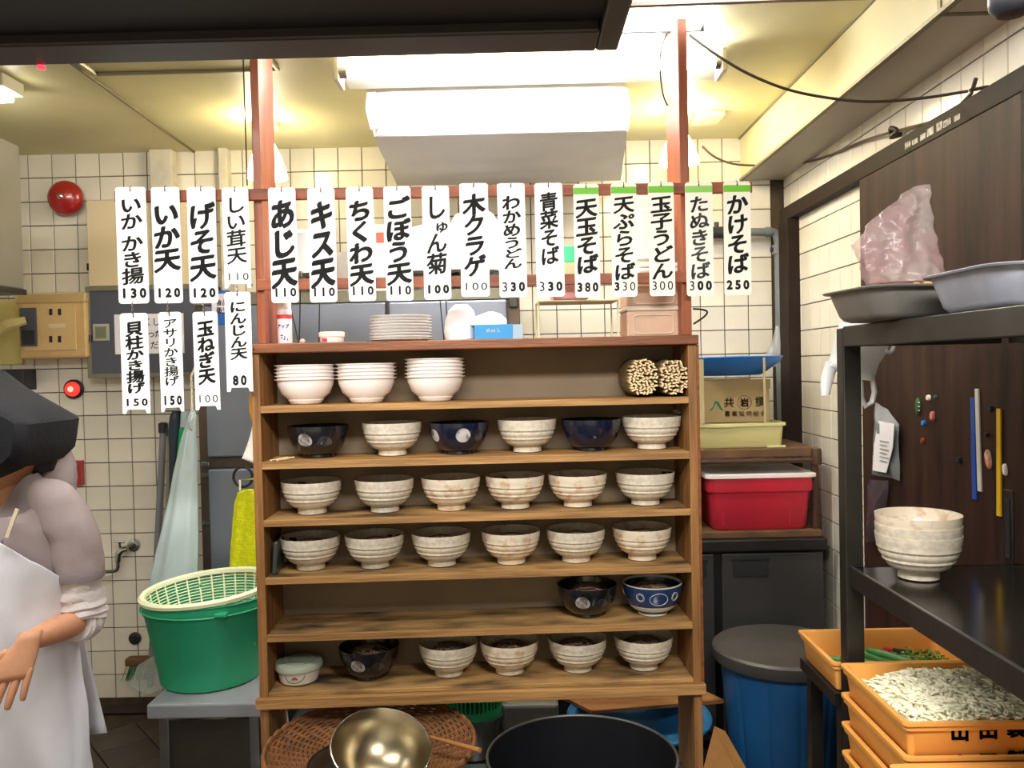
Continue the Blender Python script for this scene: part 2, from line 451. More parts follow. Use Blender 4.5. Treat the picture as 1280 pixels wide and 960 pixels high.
# ================================================================= LAMPS
ta = at(430, 90, 2.62); tb = at(898, 77, 2.62); tz = CZ-.052
f = thing('fluorescent_lamp', 'bare fluorescent tube lamp on the ceiling in front of the wrapped air conditioner', 'lamp', ((ta.x+tb.x)/2, 2.62, CZ))
MB().box((ta.x-.02, 2.66, CZ-.045), (tb.x+.03, 2.80, CZ-.001)).build('fixture_body', mat('fixture_enamel', '#dedbd0', .4), f, bev=.004)
MB().tube([(ta.x, 2.62, tz), (tb.x, 2.62, tz)], .0165, 16).build('tube', tube_m, f, smooth=True)
for x, s in ((ta.x, 1), (tb.x, -1)):
    MB().tube([(x-s*.018, 2.62, tz), (x+s*.012, 2.62, tz)], .0185, 14).build('end_cap', chrome, f, smooth=True)
    MB().box((x-s*.018-.012, 2.60, tz-.03), (x-s*.018+.004, 2.70, CZ-.01)).build('socket', mat('socket', '#cfc9b4', .4), f, bev=.003)
a = at_z(700, 42, CZ-.03); b = at_z(893, 4, CZ-.03)
f = thing('ceiling_glow_panel', 'added glowing panel for the bright lit ceiling above the right post', 'lamp', ((a.x+b.x)/2, a.y, CZ))
MB().box((a.x-.6, b.y, CZ-.03), (b.x, a.y, CZ-.001)).build('glow_sheet', panel_m, f)  # emissive sheet stands in for reflected brightness on the ceiling
for y in (a.y, b.y-.012): MB().box((a.x-.61, y, CZ-.034), (b.x+.012, y+.012, CZ-.001)).build('frame', darksteel, f)
# left lamp
p = at(12, 92, 2.72)
f = thing('left_ceiling_lamp', 'fluorescent ceiling lamp glowing at the left edge of the frame', 'lamp', (p.x, 2.74, CZ))
MB().box((p.x-.38, 2.68, CZ-.045), (p.x+.0, 2.80, CZ-.001)).build('fixture_body', MATS['fixture_enamel'], f, bev=.004)
MB().tube([(p.x-.36, 2.74, CZ-.064), (p.x-.01, 2.74, CZ-.064)], .016, 12).build('tube', mat('tube_glow_left', (1, .97, .9), emit=45), f, smooth=True)
def pendant(px, py0, py1, label):
    Y = 3.3
    p = at(px, py1, Y); q = at(px, py0, Y); wd = 24.5/F*Y
    r = thing('pendant_lamp', label, 'lamp', (p.x, Y, p.z), group='white cone pendant lamps behind the posts')
    h = q.z-p.z
    prof = [(wd, 0), (wd*.96, h*.12), (wd*.72, h*.55), (wd*.36, h*.92), (wd*.2, h)]
    MB().lathe(prof, 24, (p.x, Y, p.z), cap=False).build('glass_shade', pend_m, r, smooth=True, solid=.003)
    MB().lathe([(.018, 0), (.02, .02), (.02, .05), (.012, .06)], 12, (p.x, Y, q.z-.005)).build('lamp_holder', plastic_white, r, smooth=True)
    MB().tube([(p.x, Y, q.z+.05), (p.x, Y, CZ)], .004, 6).build('cord', cable, r)
    MB().lathe([(.05, -.018), (.055, 0)], 20, (p.x, Y, CZ)).build('ceiling_rose', beige_panel, r)
    l = bpy.data.lights.new('pendant_bulb', 'POINT'); l.energy = 5.5; l.color = (1, .86, .5); l.shadow_soft_size = .03
    o = bpy.data.objects.new('pendant_bulb', l); COL.objects.link(o); o.location = (p.x, Y, q.z+.0); o.parent = None
    o.location = (p.x, Y-.09, q.z+.03)
pendant(334, 174, 223, 'white glass cone pendant lamp behind the left red post')
pendant(849, 162, 205, 'white glass cone pendant lamp behind the right red post')
# air conditioner wrapped in plastic
def aircon():
    Y0, Y1 = 2.86, 3.5
    zl = at(625, 167, Y0).z; x0 = at(466, 165, Y0).x; x1 = at(784, 165, Y0).x
    xb0 = at(497, 228, Y1).x; xb1 = at(776, 228, Y1).x; zb = at(636, 229, Y1).z
    r = thing('air_conditioner', 'ceiling air conditioner wrapped in a white plastic sheet behind the tube lamp', 'air conditioner', ((x0+x1)/2, 3.2, CZ))
    MB().box((x0+.05, Y0+.04, min(zl, zb)+.03), (x1-.05, Y1-.04, CZ)).build('unit_body', mat('ac_body', '#c9c6bb', .5), r)
    def sheet(t): # t 0..1 over height
        return t
    rs = []
    n = 64
    for k, (zf, zr, g) in enumerate(((CZ-.004, CZ-.004, .0), (CZ-.03, CZ-.03, .01), (CZ-.09, CZ-.09, .012), (zl+.03, zb+.04, .006), (zl+.008, zb+.012, .0), (zl, zb, -.012))):
        ring = []
        for i in range(n):
            t = i/n*4; s = int(t); u = t-s
            c = [(x0, Y0), (x1, Y0), (xb1, Y1), (xb0, Y1)]
            a, b = c[s], c[(s+1) % 4]
            x = a[0]+(b[0]-a[0])*u; y = a[1]+(b[1]-a[1])*u
            mx, my = (x0+x1)/2, (Y0+Y1)/2
            f = (y-Y0)/(Y1-Y0); z = zf+(zr-zf)*f
            cut = .02 if u in (0,) else 0
            dx, dy = x-mx, y-my; L = math.hypot(dx, dy)
            p = Vector((x+dx/L*(g-cut), y+dy/L*(g-cut), z))
            if 0 < k < 5: p += noise.noise_vector(p*9)*.010
            ring.append(p)
        rs.append(ring)
    m = MB().rings(rs, cap=False); 
    # bottom sagging sheet as a grid
    g = []; nu, nv = 22, 14
    for j in range(nv+1):
        row = []
        for i in range(nu+1):
            u = i/nu; v = j/nv
            xa = x0+(xb0-x0)*v; xb = x1+(xb1-x1)*v
            z = zl+(zb-zl)*v
            sag = .022*math.sin(PI*u)*math.sin(PI*v)
            rid = .006*math.sin(v*26+u*5)*v+.006*noise.noise(Vector((u*3, v*14, 3)))
            row.append((xa+(xb-xa)*u, Y0+(Y1-Y0)*v, z-sag+rid*math.sin(PI*u)*math.sin(PI*v)))
        g.append(row)
    m.rings([list(rw) for rw in g], close=False, cap=False)
    m.build('plastic_wrap', wrap_m, r, smooth=True)
    lf = MB(); ps = [(x0-.012, Y0-.01, zl+.17), (x0-.02, Y0-.012, zl+.09), (x0-.004, Y0-.012, zl+.02)]
    lf.rings([[Vector(p), Vector(p)+Vector((.03, .0, .01))] for p in ps], close=False, cap=False).build('loose_film', wrap_m, r, solid=.002)
aircon()

# dark canopy over the counter, close to the camera
cz0 = at(772, 64, 1.0).z; cx = at(772, 62, 1.0).x
ca = thing('counter_canopy', 'dark navy canopy shelf hanging over the counter across the top left', 'canopy', (-.6, .6, cz0))
MB().box((-1.5, .1, cz0+.012), (cx-.02, .95, cz0+.03)).build('underside_board', navy_m, ca)
MB().box((-1.5, .94, cz0), (cx-.026, 1.0, cz0+.05)).build('rear_frame', frame_brown, ca, bev=.003)
MB().box((cx-.026, .1, cz0-.0), (cx, 1.0, cz0+.05)).build('side_frame', frame_brown, ca, bev=.003)
MB().box((-1.5, .08, cz0), (cx, .1, cz0+.05)).build('front_frame', frame_brown, ca)
for x in (-1.2, -.1):
    MB().tube([(x, .3, cz0+.03), (x, .3, CZ)], .01, 8).build('hanger_rod', darksteel, ca)
a = at(130, 68, 1.005); b = at(302, 66, 1.005)
MB().box((a.x, 1.0, a.z-.002), (b.x, 1.004, a.z+.006)).build('printed_edge', mat('printed_edge', '#c9c7c2', .5, var=.8, scale=70), ca)
p = at(51, 71, 1.0)
MB().lathe([(.004, 0), (.005, .002), (.004, .004)], 12, (p.x, 1.0, cz0-.004)).build('indicator', mat('indicator_red', (1, .05, .1), emit=1.2), ca)
# top right: translucent rod and dark lamp
a = at(838, 4, .9); b = at(1105, -6, .9)
tag(MB().tube([a+Vector((-.06, 0, 0)), (a+b)/2+Vector((0,0,.001)), b+Vector((.3, 0, 0))], .0045, 8).build('curtain_rod', mat('tan_rod', '#a3968a', .4), origin=None), 'thin tan curtain rod crossing the top edge right of centre', 'rod')
p = at(1262, 3, .75)
bl = thing('ceiling_speaker', 'rounded dark speaker peeking in at the top right corner', 'speaker', (p.x, .75, p.z))
MB().lathe([(.0, -.014), (.012, -.013), (.018, -.007), (.019, .0), (.019, .03), (.016, .034)], 20, (p.x+.002, .75, p.z+.002)).build('housing', dark_m, bl, smooth=True)
MB().tube([(p.x, .75, p.z+.03), (p.x, .75, DZ-.004)], .005, 8).build('stem', dark_m, bl)

# ================================================================= CABINET
YAW = R(2.3)
c0 = at(318, 640, 2.28)
CO = Vector((c0.x, c0.y, 0)); CX = Vector((math.cos(YAW), math.sin(YAW), 0)); CY = Vector((-math.sin(YAW), math.cos(YAW), 0))
def cab(u, v, z): return CO+CX*u+CY*v+Vector((0, 0, z))
def uz(px, py, v=0):
    d = ray(px, py); t = ((CO+CY*v-EYE).dot(CY))/d.dot(CY)
    p = EYE+d*t; q = p-CO; return q.dot(CX), p.z
W = uz(874, 640)[0]
def zs(ya, yb, xa=335, xb=858): return (uz(xa, ya)[1]+uz(xb, yb)[1])/2
topz0 = zs(442, 430); topz1 = zs(430, 418.5)
SH = []   # (z0,z1)
for (a0, a1, b0, b1) in ((508, 516, 496, 504), (578, 587, 564, 573), (651, 658.5, 636, 644), (722.5, 731, 707.5, 715.5), (794, 803, 778, 786)):
    SH.append((zs(a1, b1), zs(a0, b0)))
botz0 = zs(886, 866); botz1 = zs(872, 853)
DEP = .20; BT = .024
PZ = .30   # worktable height below
CM4 = Matrix.Translation(CO) @ Matrix.Rotation(YAW, 4, 'Z')
cb = thing('bowl_cabinet', 'tall open wooden cabinet with seven bowl shelves and posts rising to the ceiling', 'cabinet', CO, YAW)
def cbx(name, a, b, m, bev=.002, parent=None):
    return MB().box(a, b).build(name, m, parent or cb, bev=bev, local=True)
cbx('side_board', (0, 0, PZ), (BT, DEP, topz0), sidewood)
cbx('side_board', (W-BT, 0, PZ), (W, DEP, topz0), sidewood)
cbx('side_edge_strip', (W-.001, .004, botz0), (W+.008, .05, topz0), topwood)
cbx('top_board', (-.004, -.012, topz0), (W+.004, DEP+.01, topz1), topwood, .003)
for i, (z0, z1) in enumerate(SH):
    cbx('shelf', (BT-.004*0, .004, z0), (W-BT, DEP, z1), oldwood if i < 2 else stainwood)
    cbx('shelf_lip', (BT, -.001, z0-.0005), (W-BT, .006, z1+.0006), oldwood, .001)
cbx('bottom_board', (BT, .0, botz1), (W-BT, DEP, botz1+.012), stainwood)
cbx('bottom_rail', (-.008, -.016, botz0), (W+.008, DEP, botz1), oldwood, .003)
cbx('back_panel', (BT, DEP-.006, botz1+.012), (W-BT, DEP, topz0), backply, 0)
# posts: planks running up to the ceiling
PW = .16
pl0, _ = uz(313.5, 240); pl1, _ = uz(322, 240)
pr1, _ = uz(862, 240)
MB().box((uz(316.5, 240)[0], 0, topz1), (uz(327, 240)[0], PW, CZ)).build('post', redwood, cb, bev=.002, local=True)
MB().box((pr1-.026, 0, topz1), (pr1, PW, CZ)).build('post', redwood, cb, bev=.002, local=True)
rz1 = (uz(400, 235)[1]+uz(800, 232)[1])/2; rz0 = rz1-.030
xl = uz(146, 240)[0]; xr = uz(938, 240)[0]
cbx('top_rail', (xl, -.018, rz0), (xr, 0, rz1), railwood)
mz1 = zs(347, 343); mz0 = zs(360, 357)
cbx('middle_rail', (uz(325, 350)[0]-.006, -.014, mz0), (pr1+.004, 0, mz1), railwood)
for (u, z) in ((.012, (topz0+topz1)/2), (.012, (mz0+mz1)/2)):
    mb = MB(); mb.M = Matrix.Translation((u, -.013, z)) @ Matrix.Rotation(R(90), 4, 'X')
    mb.lathe([(.004, -.001), (.004, .001), (.002, .002)], 10).build('screw', darksteel, cb, local=True)

# ---------------------------------------------------------------- menu signs
SV = -.030
grp = 'white menu plates hanging on the rail'
ROM = {'いか・かき揚': 'ika kakiage', 'いか天': 'ika ten', 'げそ天': 'geso ten', 'しい茸天': 'shiitake ten', '貝柱かき揚げ': 'kaibashira kakiage', 'アサリかき揚げ': 'asari kakiage', '玉ねぎ天': 'tamanegi ten', 'にんじん天': 'ninjin ten', 'あじ天': 'aji ten', 'キス天': 'kisu ten', 'ちくわ天': 'chikuwa ten', 'ごぼう天': 'gobo ten', 'しゅん菊': 'shungiku', '木クラゲ': 'kikurage', 'わかめうどん': 'wakame udon', '青菜そば': 'aona soba', '天玉そば': 'tentama soba', '天ぷらそば': 'tempura soba', '玉子うどん': 'tamago udon', 'たぬきそば': 'tanuki soba', 'かけそば': 'kake soba'}
def sign(txt, x0, x1, y0, y1, t0, t1, cw, wt, price, pw, ph=14, band=None, feet=False, plate=None, inkm=None, tilt=0, special=None, shadow=0):
    u0, z1 = uz(x0, y0, SV); u1, _ = uz(x1, y0, SV); xm = (x0+x1)/2
    _, z0 = uz(xm+3, y1, SV); _, z1 = uz(xm, y0, SV)
    w = u1-u0; h = z1-z0; k = h/(y1-y0)
    o = thing('menu_sign', 'white hanging menu plate reading %s (%s) %s%s' % (ROM[txt], txt.replace('・', ''), price, ' with a green band at its top' if band else ''), 'sign', cab((u0+u1)/2, SV, z1-.008), YAW+tilt, grp)
    o.rotation_euler[1] = R(random.uniform(-.35, .35))
    Z1 = .008; Z0 = Z1-h; r = .008; H = w/2
    poly = []
    for (cx, cz, a0) in ((H-r, Z1-r, 0), (-H+r, Z1-r, 90)):
        for q in range(5): a = R(a0+q*22.5); poly.append((cx+r*math.cos(a), cz+r*math.sin(a)))
    if feet:
        fh = .011; fw = w*.12
        poly += [(-H, Z0), (-H+fw, Z0), (-H+fw+.004, Z0+fh), (H-fw-.004, Z0+fh), (H-fw, Z0), (H, Z0)]
    else:
        for (cx, cz, a0) in ((-H+r, Z0+r, 180), (H-r, Z0+r, 270)):
            for q in range(5): a = R(a0+q*22.5); poly.append((cx+r*math.cos(a), cz+r*math.sin(a)))
    MB().prism(poly[::-1], -.0015, .0015).build('plate', plate or white_plate, o, local=True)
    yy = -.0021
    mb = MB(); n = len(txt)
    cells = [(.35 if c == '・' else 1.0) for c in txt]
    if special: cells = special
    tot = sum(cells); z = Z1-t0*k; hh = (t1-t0)*k
    for c, ce_ in zip(txt, cells):
        ch = hh*ce_/tot
        wcw = cw*k*1.08
        ox = 0
        if c in 'ゅ': wcw *= .75; ox = w*.20
        if c in '・': mb.cbox((0, yy, z-ch/2), (.002, .0001, .002))
        else: put(mb, c, ox, z-ch/2, wcw, min(ch*1.06, wcw*1.35), yy, wt)
        z -= ch
    if inkm and n > 2: pass
    mb.build('lettering', inkm or ink, o, local=True)
    mb = MB(); nd = len(price); dw = min(w*.31, w*.93/nd); ph_ = ph*k*.92
    pzc = Z0+(13+(4 if feet else 0))*k if not feet else Z0+.011+9*k
    if special == 'x': pass
    for i, c in enumerate(price):
        wt2 = {'t': .004, 'm': .038, 'b': .056}[pw[i]]
        vs, fs, a0, a1, b0, b1 = glyph(c, wt2, False)
        sx = dw*.94/(.60+2*wt2)
        put(mb, c, (i-(nd-1)/2)*dw, pzc, (a1-a0)*sx, ph_, yy, wt2, False, fit=True)
    mb.build('price', ink, o, local=True)
    if band:
        MB().box((-H, -.0019, Z1-.010-.018), (H, -.0016, Z1-.010)).build('green_band', band, o, local=True)
    hk = MB().tube([(0, .006, .012), (0, -.004, .008), (0, -.0045, .0), (0, -.002, -.004)], .0011, 6)
    hk.build('hook', cable, o, local=True)
    MB().lathe([(.0022, 0), (.0022, .001)], 8, (0, -.003, -.0)).build('hole', ink, o, local=True)
    return o
sign('いか・かき揚', 144, 182, 234, 379.5, 12, 121, 26, .028, '130', 'bbb', 14)
sign('いか天', 188.6, 224, 234, 379, 19, 105, 31, .040, '120', 'bbb', 13)
sign('げそ天', 233.4, 269, 234, 379, 20, 116, 31, .036, '120', 'bbb', 13)
sign('しい茸天', 277, 310, 234.5, 360, 11, 95, 24, .020, '110', 'ttt', 10, feet=True)
sign('貝柱かき揚げ', 150, 184.5, 391.5, 517, 10, 100, 21, .038, '150', 'mmm', 10, feet=True, special=[1.1, 1, .8, .8, .9, .8])
sign('アサリかき揚げ', 198, 226.5, 390, 514.5, 8, 92, 17, .022, '150', 'bbb', 13, feet=True)
sign('玉ねぎ天', 240.7, 271.6, 389.7, 512.5, 11, 90, 20, .042, '100', 'ttt', 10, feet=True)
sign('にんじん天', 280.5, 313, 365, 489.5, 11, 84, 20, .034, '80', 'bb', 14, feet=True)
sign('あじ天', 335, 369, 234.6, 378.5, 15, 124, 30, .048, '110', 'mmm', 12)
sign('キス天', 384, 418, 235, 378, 16, 123, 28, .052, '110', 'mmm', 12)
sign('ちくわ天', 432, 466, 234, 376.5, 16, 122, 28, .048, '110', 'mmm', 12)
sign('ごぼう天', 479, 513, 233, 376, 14, 122, 29, .044, '110', 'mmm', 12)
sign('しゅん菊', 527, 561, 232.5, 374.5, 11, 110, 25, .026, '100', 'bbb', 12, special=[1.3, .7, 1.1, 1.1])
sign('木クラゲ', 574, 609.7, 229, 371, 14, 116, 26, .044, '100', 'ttt', 10)
sign('わかめうどん', 621, 655.6, 229, 371.5, 15, 107, 22, .034, '330', 'tbb', 13, special=[1.1, 1, 1, .9, .7, .8])
sign('青菜そば', 667.7, 702.7, 228.8, 371, 12, 102, 22, .028, '330', 'tbb', 13)
sign('天玉そば', 716.4, 748, 230, 372, 18, 112, 26, .036, '380', 'bmb', 13, band=green_band, plate=white_plate2)
sign('天ぷらそば', 763.4, 795, 229, 371, 16, 121, 25, .030, '330', 'btt', 12, band=green_band, plate=white_plate2)
sign('玉子うどん', 809.8, 841.7, 228, 370, 17, 121, 26, .032, '300', 'ttt', 12, band=green_band, plate=white_plate2)
sign('たぬきそば', 856, 890, 227.7, 370, 17, 121, 24, .028, '300', 'tbb', 13, band=green_band2, plate=white_plate2, inkm=mat('sign_ink_grey', '#3b3b40', .6, col2='#77777e', scale=14, contrast=(.35, .6)))
sign('かけそば', 904, 937.7, 227, 369, 16, 115, 26, .034, '250', 'bbb', 13, band=MATS['green_band'], plate=white_plate2)
# chains between the tiers
for (x, y0, y1) in ((166, 376, 395), (210, 376, 393), (255, 376, 393), (296.5, 357, 369)):
    u, za = uz(x, y0, SV); _, zb = uz(x, y1, SV)
    n = 6; mb = MB()
    for i in range(n):
        zc = za+(zb-za)*(i+.5)/n; l = (za-zb)/n*.62
        pts = []
        for q in range(8):
            a = 2*PI*q/8; dx = .0022*math.cos(a); pts.append(cab(u+(dx if i % 2 else 0), SV-.004+(0 if i % 2 else dx), zc+l*math.sin(a)))
        mb.tube(pts, .0006, 5, closed=True)
    tag(mb.build('sign_chain', chrome, origin=cab(u, SV, zb)), 'little chain holding the lower menu plate reading %s' % {166: 'kaibashira kakiage', 210: 'asari kakiage', 255: 'tamanegi ten', 296.5: 'ninjin ten'}[x], 'chain', 'little chains between menu plates')

# ---------------------------------------------------------------- bowls
def bowl_profile(r=.085, h=.094, foot=.040, fh=.018, ridges=True, t=.004):
    o = [(foot*.92, 0), (foot*1.02, .002), (foot, fh*.9)]
    n = 16
    for i in range(n+1):
        s = i/n; rr = foot+(r-foot)*math.sin(s*PI/2)**.62*(.93+.07*s) if s > 0 else foot*1.02
        z = fh+(h-fh)*(s**1.25)
        if ridges and .18 < s < .8: rr += .0016*math.sin(s*38)
        o.append((rr, z))
    o += [(r-.001, h), (r-t*.6, h-.0005)]
    inn = []
    for i in range(9, -1, -1):
        s = i/10; rr = (r-t)*math.sin(s*PI/2)**.62 if s > 0 else 0
        inn.append((rr, fh*1.1+(h-fh*1.1)*(s**1.25)))
    inn[-1] = (0, fh*1.1)
    return o+inn
def make_bowl(name, m, prof, seg=40):
    mb = MB().lathe(prof, seg, cap=False)
    n = len(prof); mb.f.append(tuple(k*n for k in reversed(range(seg))))
    me_o = mb.build(name, m, None, local=True, smooth=True)
    return me_o
BOWLS = []
def put_bowl(src, label, loc, cat='bowl', group=None, rz=None, first={}):
    if src.name not in first:
        first[src.name] = 1; o = src; o.location = loc
        if rz is not None: o.rotation_euler = (0, 0, rz)
        tag(o, label, cat, group)
    else: o = copy_tree(src, label, loc, rz if rz is not None else 0, group); 
    if not group and 'group' in o.keys(): del o['group']
    o['label'] = label; o['category'] = cat
    return o
wb_src = make_bowl('soba_bowl', bowl_m, bowl_profile())
rb_src = make_bowl('soba_bowl', bowl_rust, bowl_profile())
moon_f = mat('faint_moon_glaze', '#4c4a4c', .4, col2='#1c1b1e', scale=50, contrast=(.42, .58))
def dark_bowl(m, moons, name='dark_bowl'):
    r = thing(name, '', 'bowl', (0, 0, 0))
    pr = bowl_profile(.086, .090, .042, .010, False)
    b = MB().lathe(pr, 40, cap=False); b.build('body', m, r, smooth=True, local=True)
    def rad(z):
        for (r0, z0), (r1, z1) in zip(pr[2:19], pr[3:20]):
            if z0 <= z <= z1: return r0+(r1-r0)*(z-z0)/max(1e-6, z1-z0)
        return pr[18][0]
    for (a, z, s, sh, mm) in moons:
        vs = []; n = 20
        ring = [(0, 0)]+[(math.cos(2*PI*i/n)*s, math.sin(2*PI*i/n)*s*(1 if math.sin(2*PI*i/n) > 0 else sh)) for i in range(n)]
        for dx, dz in ring:
            zz = z+dz; rr = rad(zz)+.0006; th = R(a)+dx/rr
            vs.append((rr*math.cos(th), rr*math.sin(th), zz))
        MB().add(vs, [(0, 1+(i+1) % n, 1+i) for i in range(n)]).build('moon_pattern', mm, r, local=True)
    return r
dk_src = dark_bowl(bowl_dark, [(-106, .052, .021, .75, moon_m), (-66, .042, .022, .25, moon_f)])
nv_src = dark_bowl(bowl_navy, [(-80, .056, .021, .9, moon_m), (-146, .055, .019, .9, moon_m), (-44, .05, .014, .8, moon_f)])
np_src = dark_bowl(bowl_navy, [])
# noodle portions (several shapes)
def noodles(seed, n=46):
    rd = random.Random(seed); mb = MB()
    mb.lathe([(.0, .026), (.03, .022), (.05, .012), (.062, 0)], 16, (0, 0, -.004), cap=False)
    for i in range(n):
        a = rd.uniform(0, 2*PI); r0 = rd.uniform(0, .042); c = Vector((r0*math.cos(a), r0*math.sin(a), .026-(r0/.06)**2*.022))
        b = rd.uniform(0, 2*PI); R0 = rd.uniform(.01, .026); pts = []
        for q in range(7):
            t = b+q*.45; p = c+Vector((R0*math.cos(t)-R0*.5, R0*math.sin(t), 0)); rr = math.hypot(p.x, p.y)
            if rr > .064: p.x *= .064/rr; p.y *= .064/rr; rr = .064
            p.z = .027-(rr/.065)**2*.026+.003*rd.random(); pts.append(p)
        mb.tube(pts, .0019, 4)
    o = mb.build('noodle_portion', soba_m, None, local=True); return o
NS = [noodles(1), noodles(2), noodles(3)]
def seaweed(seed):
    rd = random.Random(seed); mb = MB()
    for i in range(5):
        c = Vector((rd.uniform(-.02, .02), rd.uniform(-.012, .012), rd.uniform(.0, .01)))
        vs = [c+Vector((rd.uniform(-.014, .014), rd.uniform(-.010, .010), rd.uniform(-.002, .010))) for _ in range(5)]
        mb.add(vs, [(0, 1, 2), (0, 2, 3), (0, 3, 4), (0, 4, 1), (1, 2, 3), (1, 3, 4)])
    return mb.build('seaweed_flake', wak_m, None, local=True, solid=.001)
NU = {}
rows = {2: 'second', 3: 'third', 4: 'fourth', 5: 'fifth', 6: 'sixth'}
def place_row(row, zt, lst, noodle=True, h=.094):
    n = len(lst)
    for i, (src, px, py, desc) in enumerate(lst):
        v = .10
        if row >= 4: v = min(.105, max(.09, .1))
        u, _ = uz(px, py-20, v)
        loc = cab(u, v, zt)
        pos = ['leftmost', 'second from left', 'third from left', 'fourth from left', 'fifth from left', 'rightmost'][i if n == 6 else i]
        lab = '%s, %s on the %s shelf from the top' % (desc, pos if n > 2 else ('left one' if i == 0 else 'right one'), rows[row])
        put_bowl(src, lab, loc, 'bowl', 'noodle bowls on the cabinet shelves', rz=random.uniform(0, 6) if src in (wb_src, rb_src) else YAW)
        if noodle:
            s = NS[(i+row) % 3]
            nl = 'brown soba portion inside the bowl %s on the %s shelf' % (pos if n > 2 else ('at left' if i == 0 else 'at right'), rows[row])
            loc2 = loc+Vector((0, 0, {3: .050, 4: .054, 5: .060, 6: .058}[row]))
            o = put_bowl(s, nl, loc2, 'noodles', 'soba portions in the bowls', rz=random.uniform(0, 6))
            o['kind'] = 'stuff'; o.scale = (1.1, 1.1, 1.0)
cream = 'cream ridged stoneware noodle bowl'
rust = 'rust-speckled cream ridged noodle bowl'
place_row(2, SH[1][1]+.001, [(dk_src, 398, 574, 'black bowl with grey moon pattern'), (wb_src, 490.5, 573, cream), (nv_src, 574, 569, 'navy bowl with grey moon pattern'),
    (wb_src, 659, 568, cream), (np_src, 739, 565, 'plain dark navy bowl'), (wb_src, 814.5, 564, cream)], False)
place_row(3, SH[2][1]+.001, [(wb_src, 390, 644, cream), (wb_src, 481, 641, cream), (rb_src, 564, 640, rust), (rb_src, 644, 638, rust), (rb_src, 722, 635, rust), (wb_src, 806.5, 633, cream)], True)
place_row(4, SH[3][1]+.001, [(wb_src, 388.5, 716, cream), (wb_src, 469, 713, cream), (wb_src, 552, 710, cream), (rb_src, 639, 708, rust), (wb_src, 720, 704, cream), (rb_src, 802.5, 702, rust)], True)
bb = dark_bowl(bowl_blue, [], 'blue_pattern_bowl')
# blue pattern ware: white foot band, medallions, pale interior
for (z0, z1, r0, r1) in ((.0135, .030, .0500, .0650), (.001, .009, .0432, .0432)):
    pass
prb = bowl_profile(.086, .090, .042, .010, False)
def rb_(z):
    for (r0, z0), (r1, z1) in zip(prb[2:19], prb[3:20]):
        if z0 <= z <= z1: return r0+(r1-r0)*(z-z0)/max(1e-6, z1-z0)
    return prb[18][0]
MB().lathe([(rb_(z)+.0007, z) for z in (.016, .021, .026, .031)], 40, cap=False).build('white_band', porcelain, bb, local=True, smooth=True)
MB().lathe([(.0432, .0005), (.0432, .006)], 30, cap=False).build('white_foot_ring', porcelain, bb, local=True)
for a in (-125, -52, 10, 90, 170):
    for (s, inner) in ((.012, 0), (.009, 1)):
        pts = []
        for q in range(14):
            t = 2*PI*q/14; z = .062+s*math.sin(t); rr = rb_(z)+.001; th = R(a)+s*math.cos(t)/rr
            pts.append((rr*math.cos(th), rr*math.sin(th), z))
        MB().tube(pts, .0007 if not inner else .0005, 4, closed=True).build('white_medallion', porcelain, bb, local=True)
pts = []
for q in range(24):
    t = 2*PI*q/24; z = .058+.018*math.sin(t); rr = rb_(z)+.001; th = R(-88)+.026*math.cos(t)/rr
    pts.append((rr*math.cos(th), rr*math.sin(th), z))
MB().tube(pts, .0007, 4, closed=True).build('white_outline', porcelain, bb, local=True)
MB().lathe([(.0865, .088), (.0868, .0905), (.082, .0905), (.080, .084)], 40, cap=False).build('pale_rim', porcelain, bb, local=True, smooth=True)
place_row(5, SH[4][1]+.001, [(dk_src, 734, 768, 'black bowl with faded moon pattern'), (bb, 815.5, 770, 'cobalt blue bowl with white medallions')], True)
place_row(6, botz1+.013, [(dk_src, 462, 853, 'black bowl with grey moon pattern'), (wb_src, 561, 848, cream), (rb_src, 637, 845, rust), (wb_src, 722, 841, cream), (wb_src, 804.5, 840, cream)], True)
# seaweed bits showing over rims
sw = [seaweed(k) for k in range(3)]
k = 0
for (row, px, py, zt) in ((3, 372, 600, 2), (3, 626, 595, 2), (3, 832, 589, 2), (4, 360, 674, 3), (4, 493, 668, 3), (2, 847, 522, 1)):
    u, _ = uz(px, py, .10); zz = SH[zt][1]+.074
    if row == 2: zz = SH[zt][1]+.092
    lab = 'dark seaweed flake in a bowl on the %s shelf, near %s' % (rows[row], ['its leftmost end', 'the fourth bowl', 'its rightmost bowl', 'the far left rim', 'the second bowl rim', 'the right end'][k])
    o = put_bowl(sw[k % 3], lab, cab(u, .10, zz), 'seaweed', 'seaweed flakes in bowls'); k += 1
    if row == 2: o.data = o.data.copy(); o.data.materials[0] = moon_m; o['label'] = 'pale crumb on the rim of the rightmost bowl on the second shelf'; o['category'] = 'crumb'; o.name = 'food_crumb'

# white melamine stacks
prof = [(.040, 0), (.044, .003), (.050, .012), (.0485, .013), (.068, .030), (.078, .055), (.0795, .066), (.083, .068), (.086, .069), (.086, .071), (.080, .071), (.076, .060), (.062, .028), (.04, .014), (0, .012)]
mw = make_bowl('white_bowl', plastic_white, prof)
o_names = ['bottom', 'second', 'third', 'fourth', 'top']
for si, (px, n) in enumerate(((382, 5), (458, 5), (544, 6))):
    u, _ = uz(px, 480, .10)
    for j in range(n):
        lv = ['bottom', 'second', 'third', 'fourth', 'fifth', 'top'][j if j < n-1 else 5]
        put_bowl(mw, 'plain white plastic bowl, %s one of the %s stack' % (lv, ['left', 'middle', 'right'][si]), cab(u+.0006*random.uniform(-1, 1), .10, SH[0][1]+.001+j*.0100), 'bowl', 'white plastic bowls stacked on the top shelf')
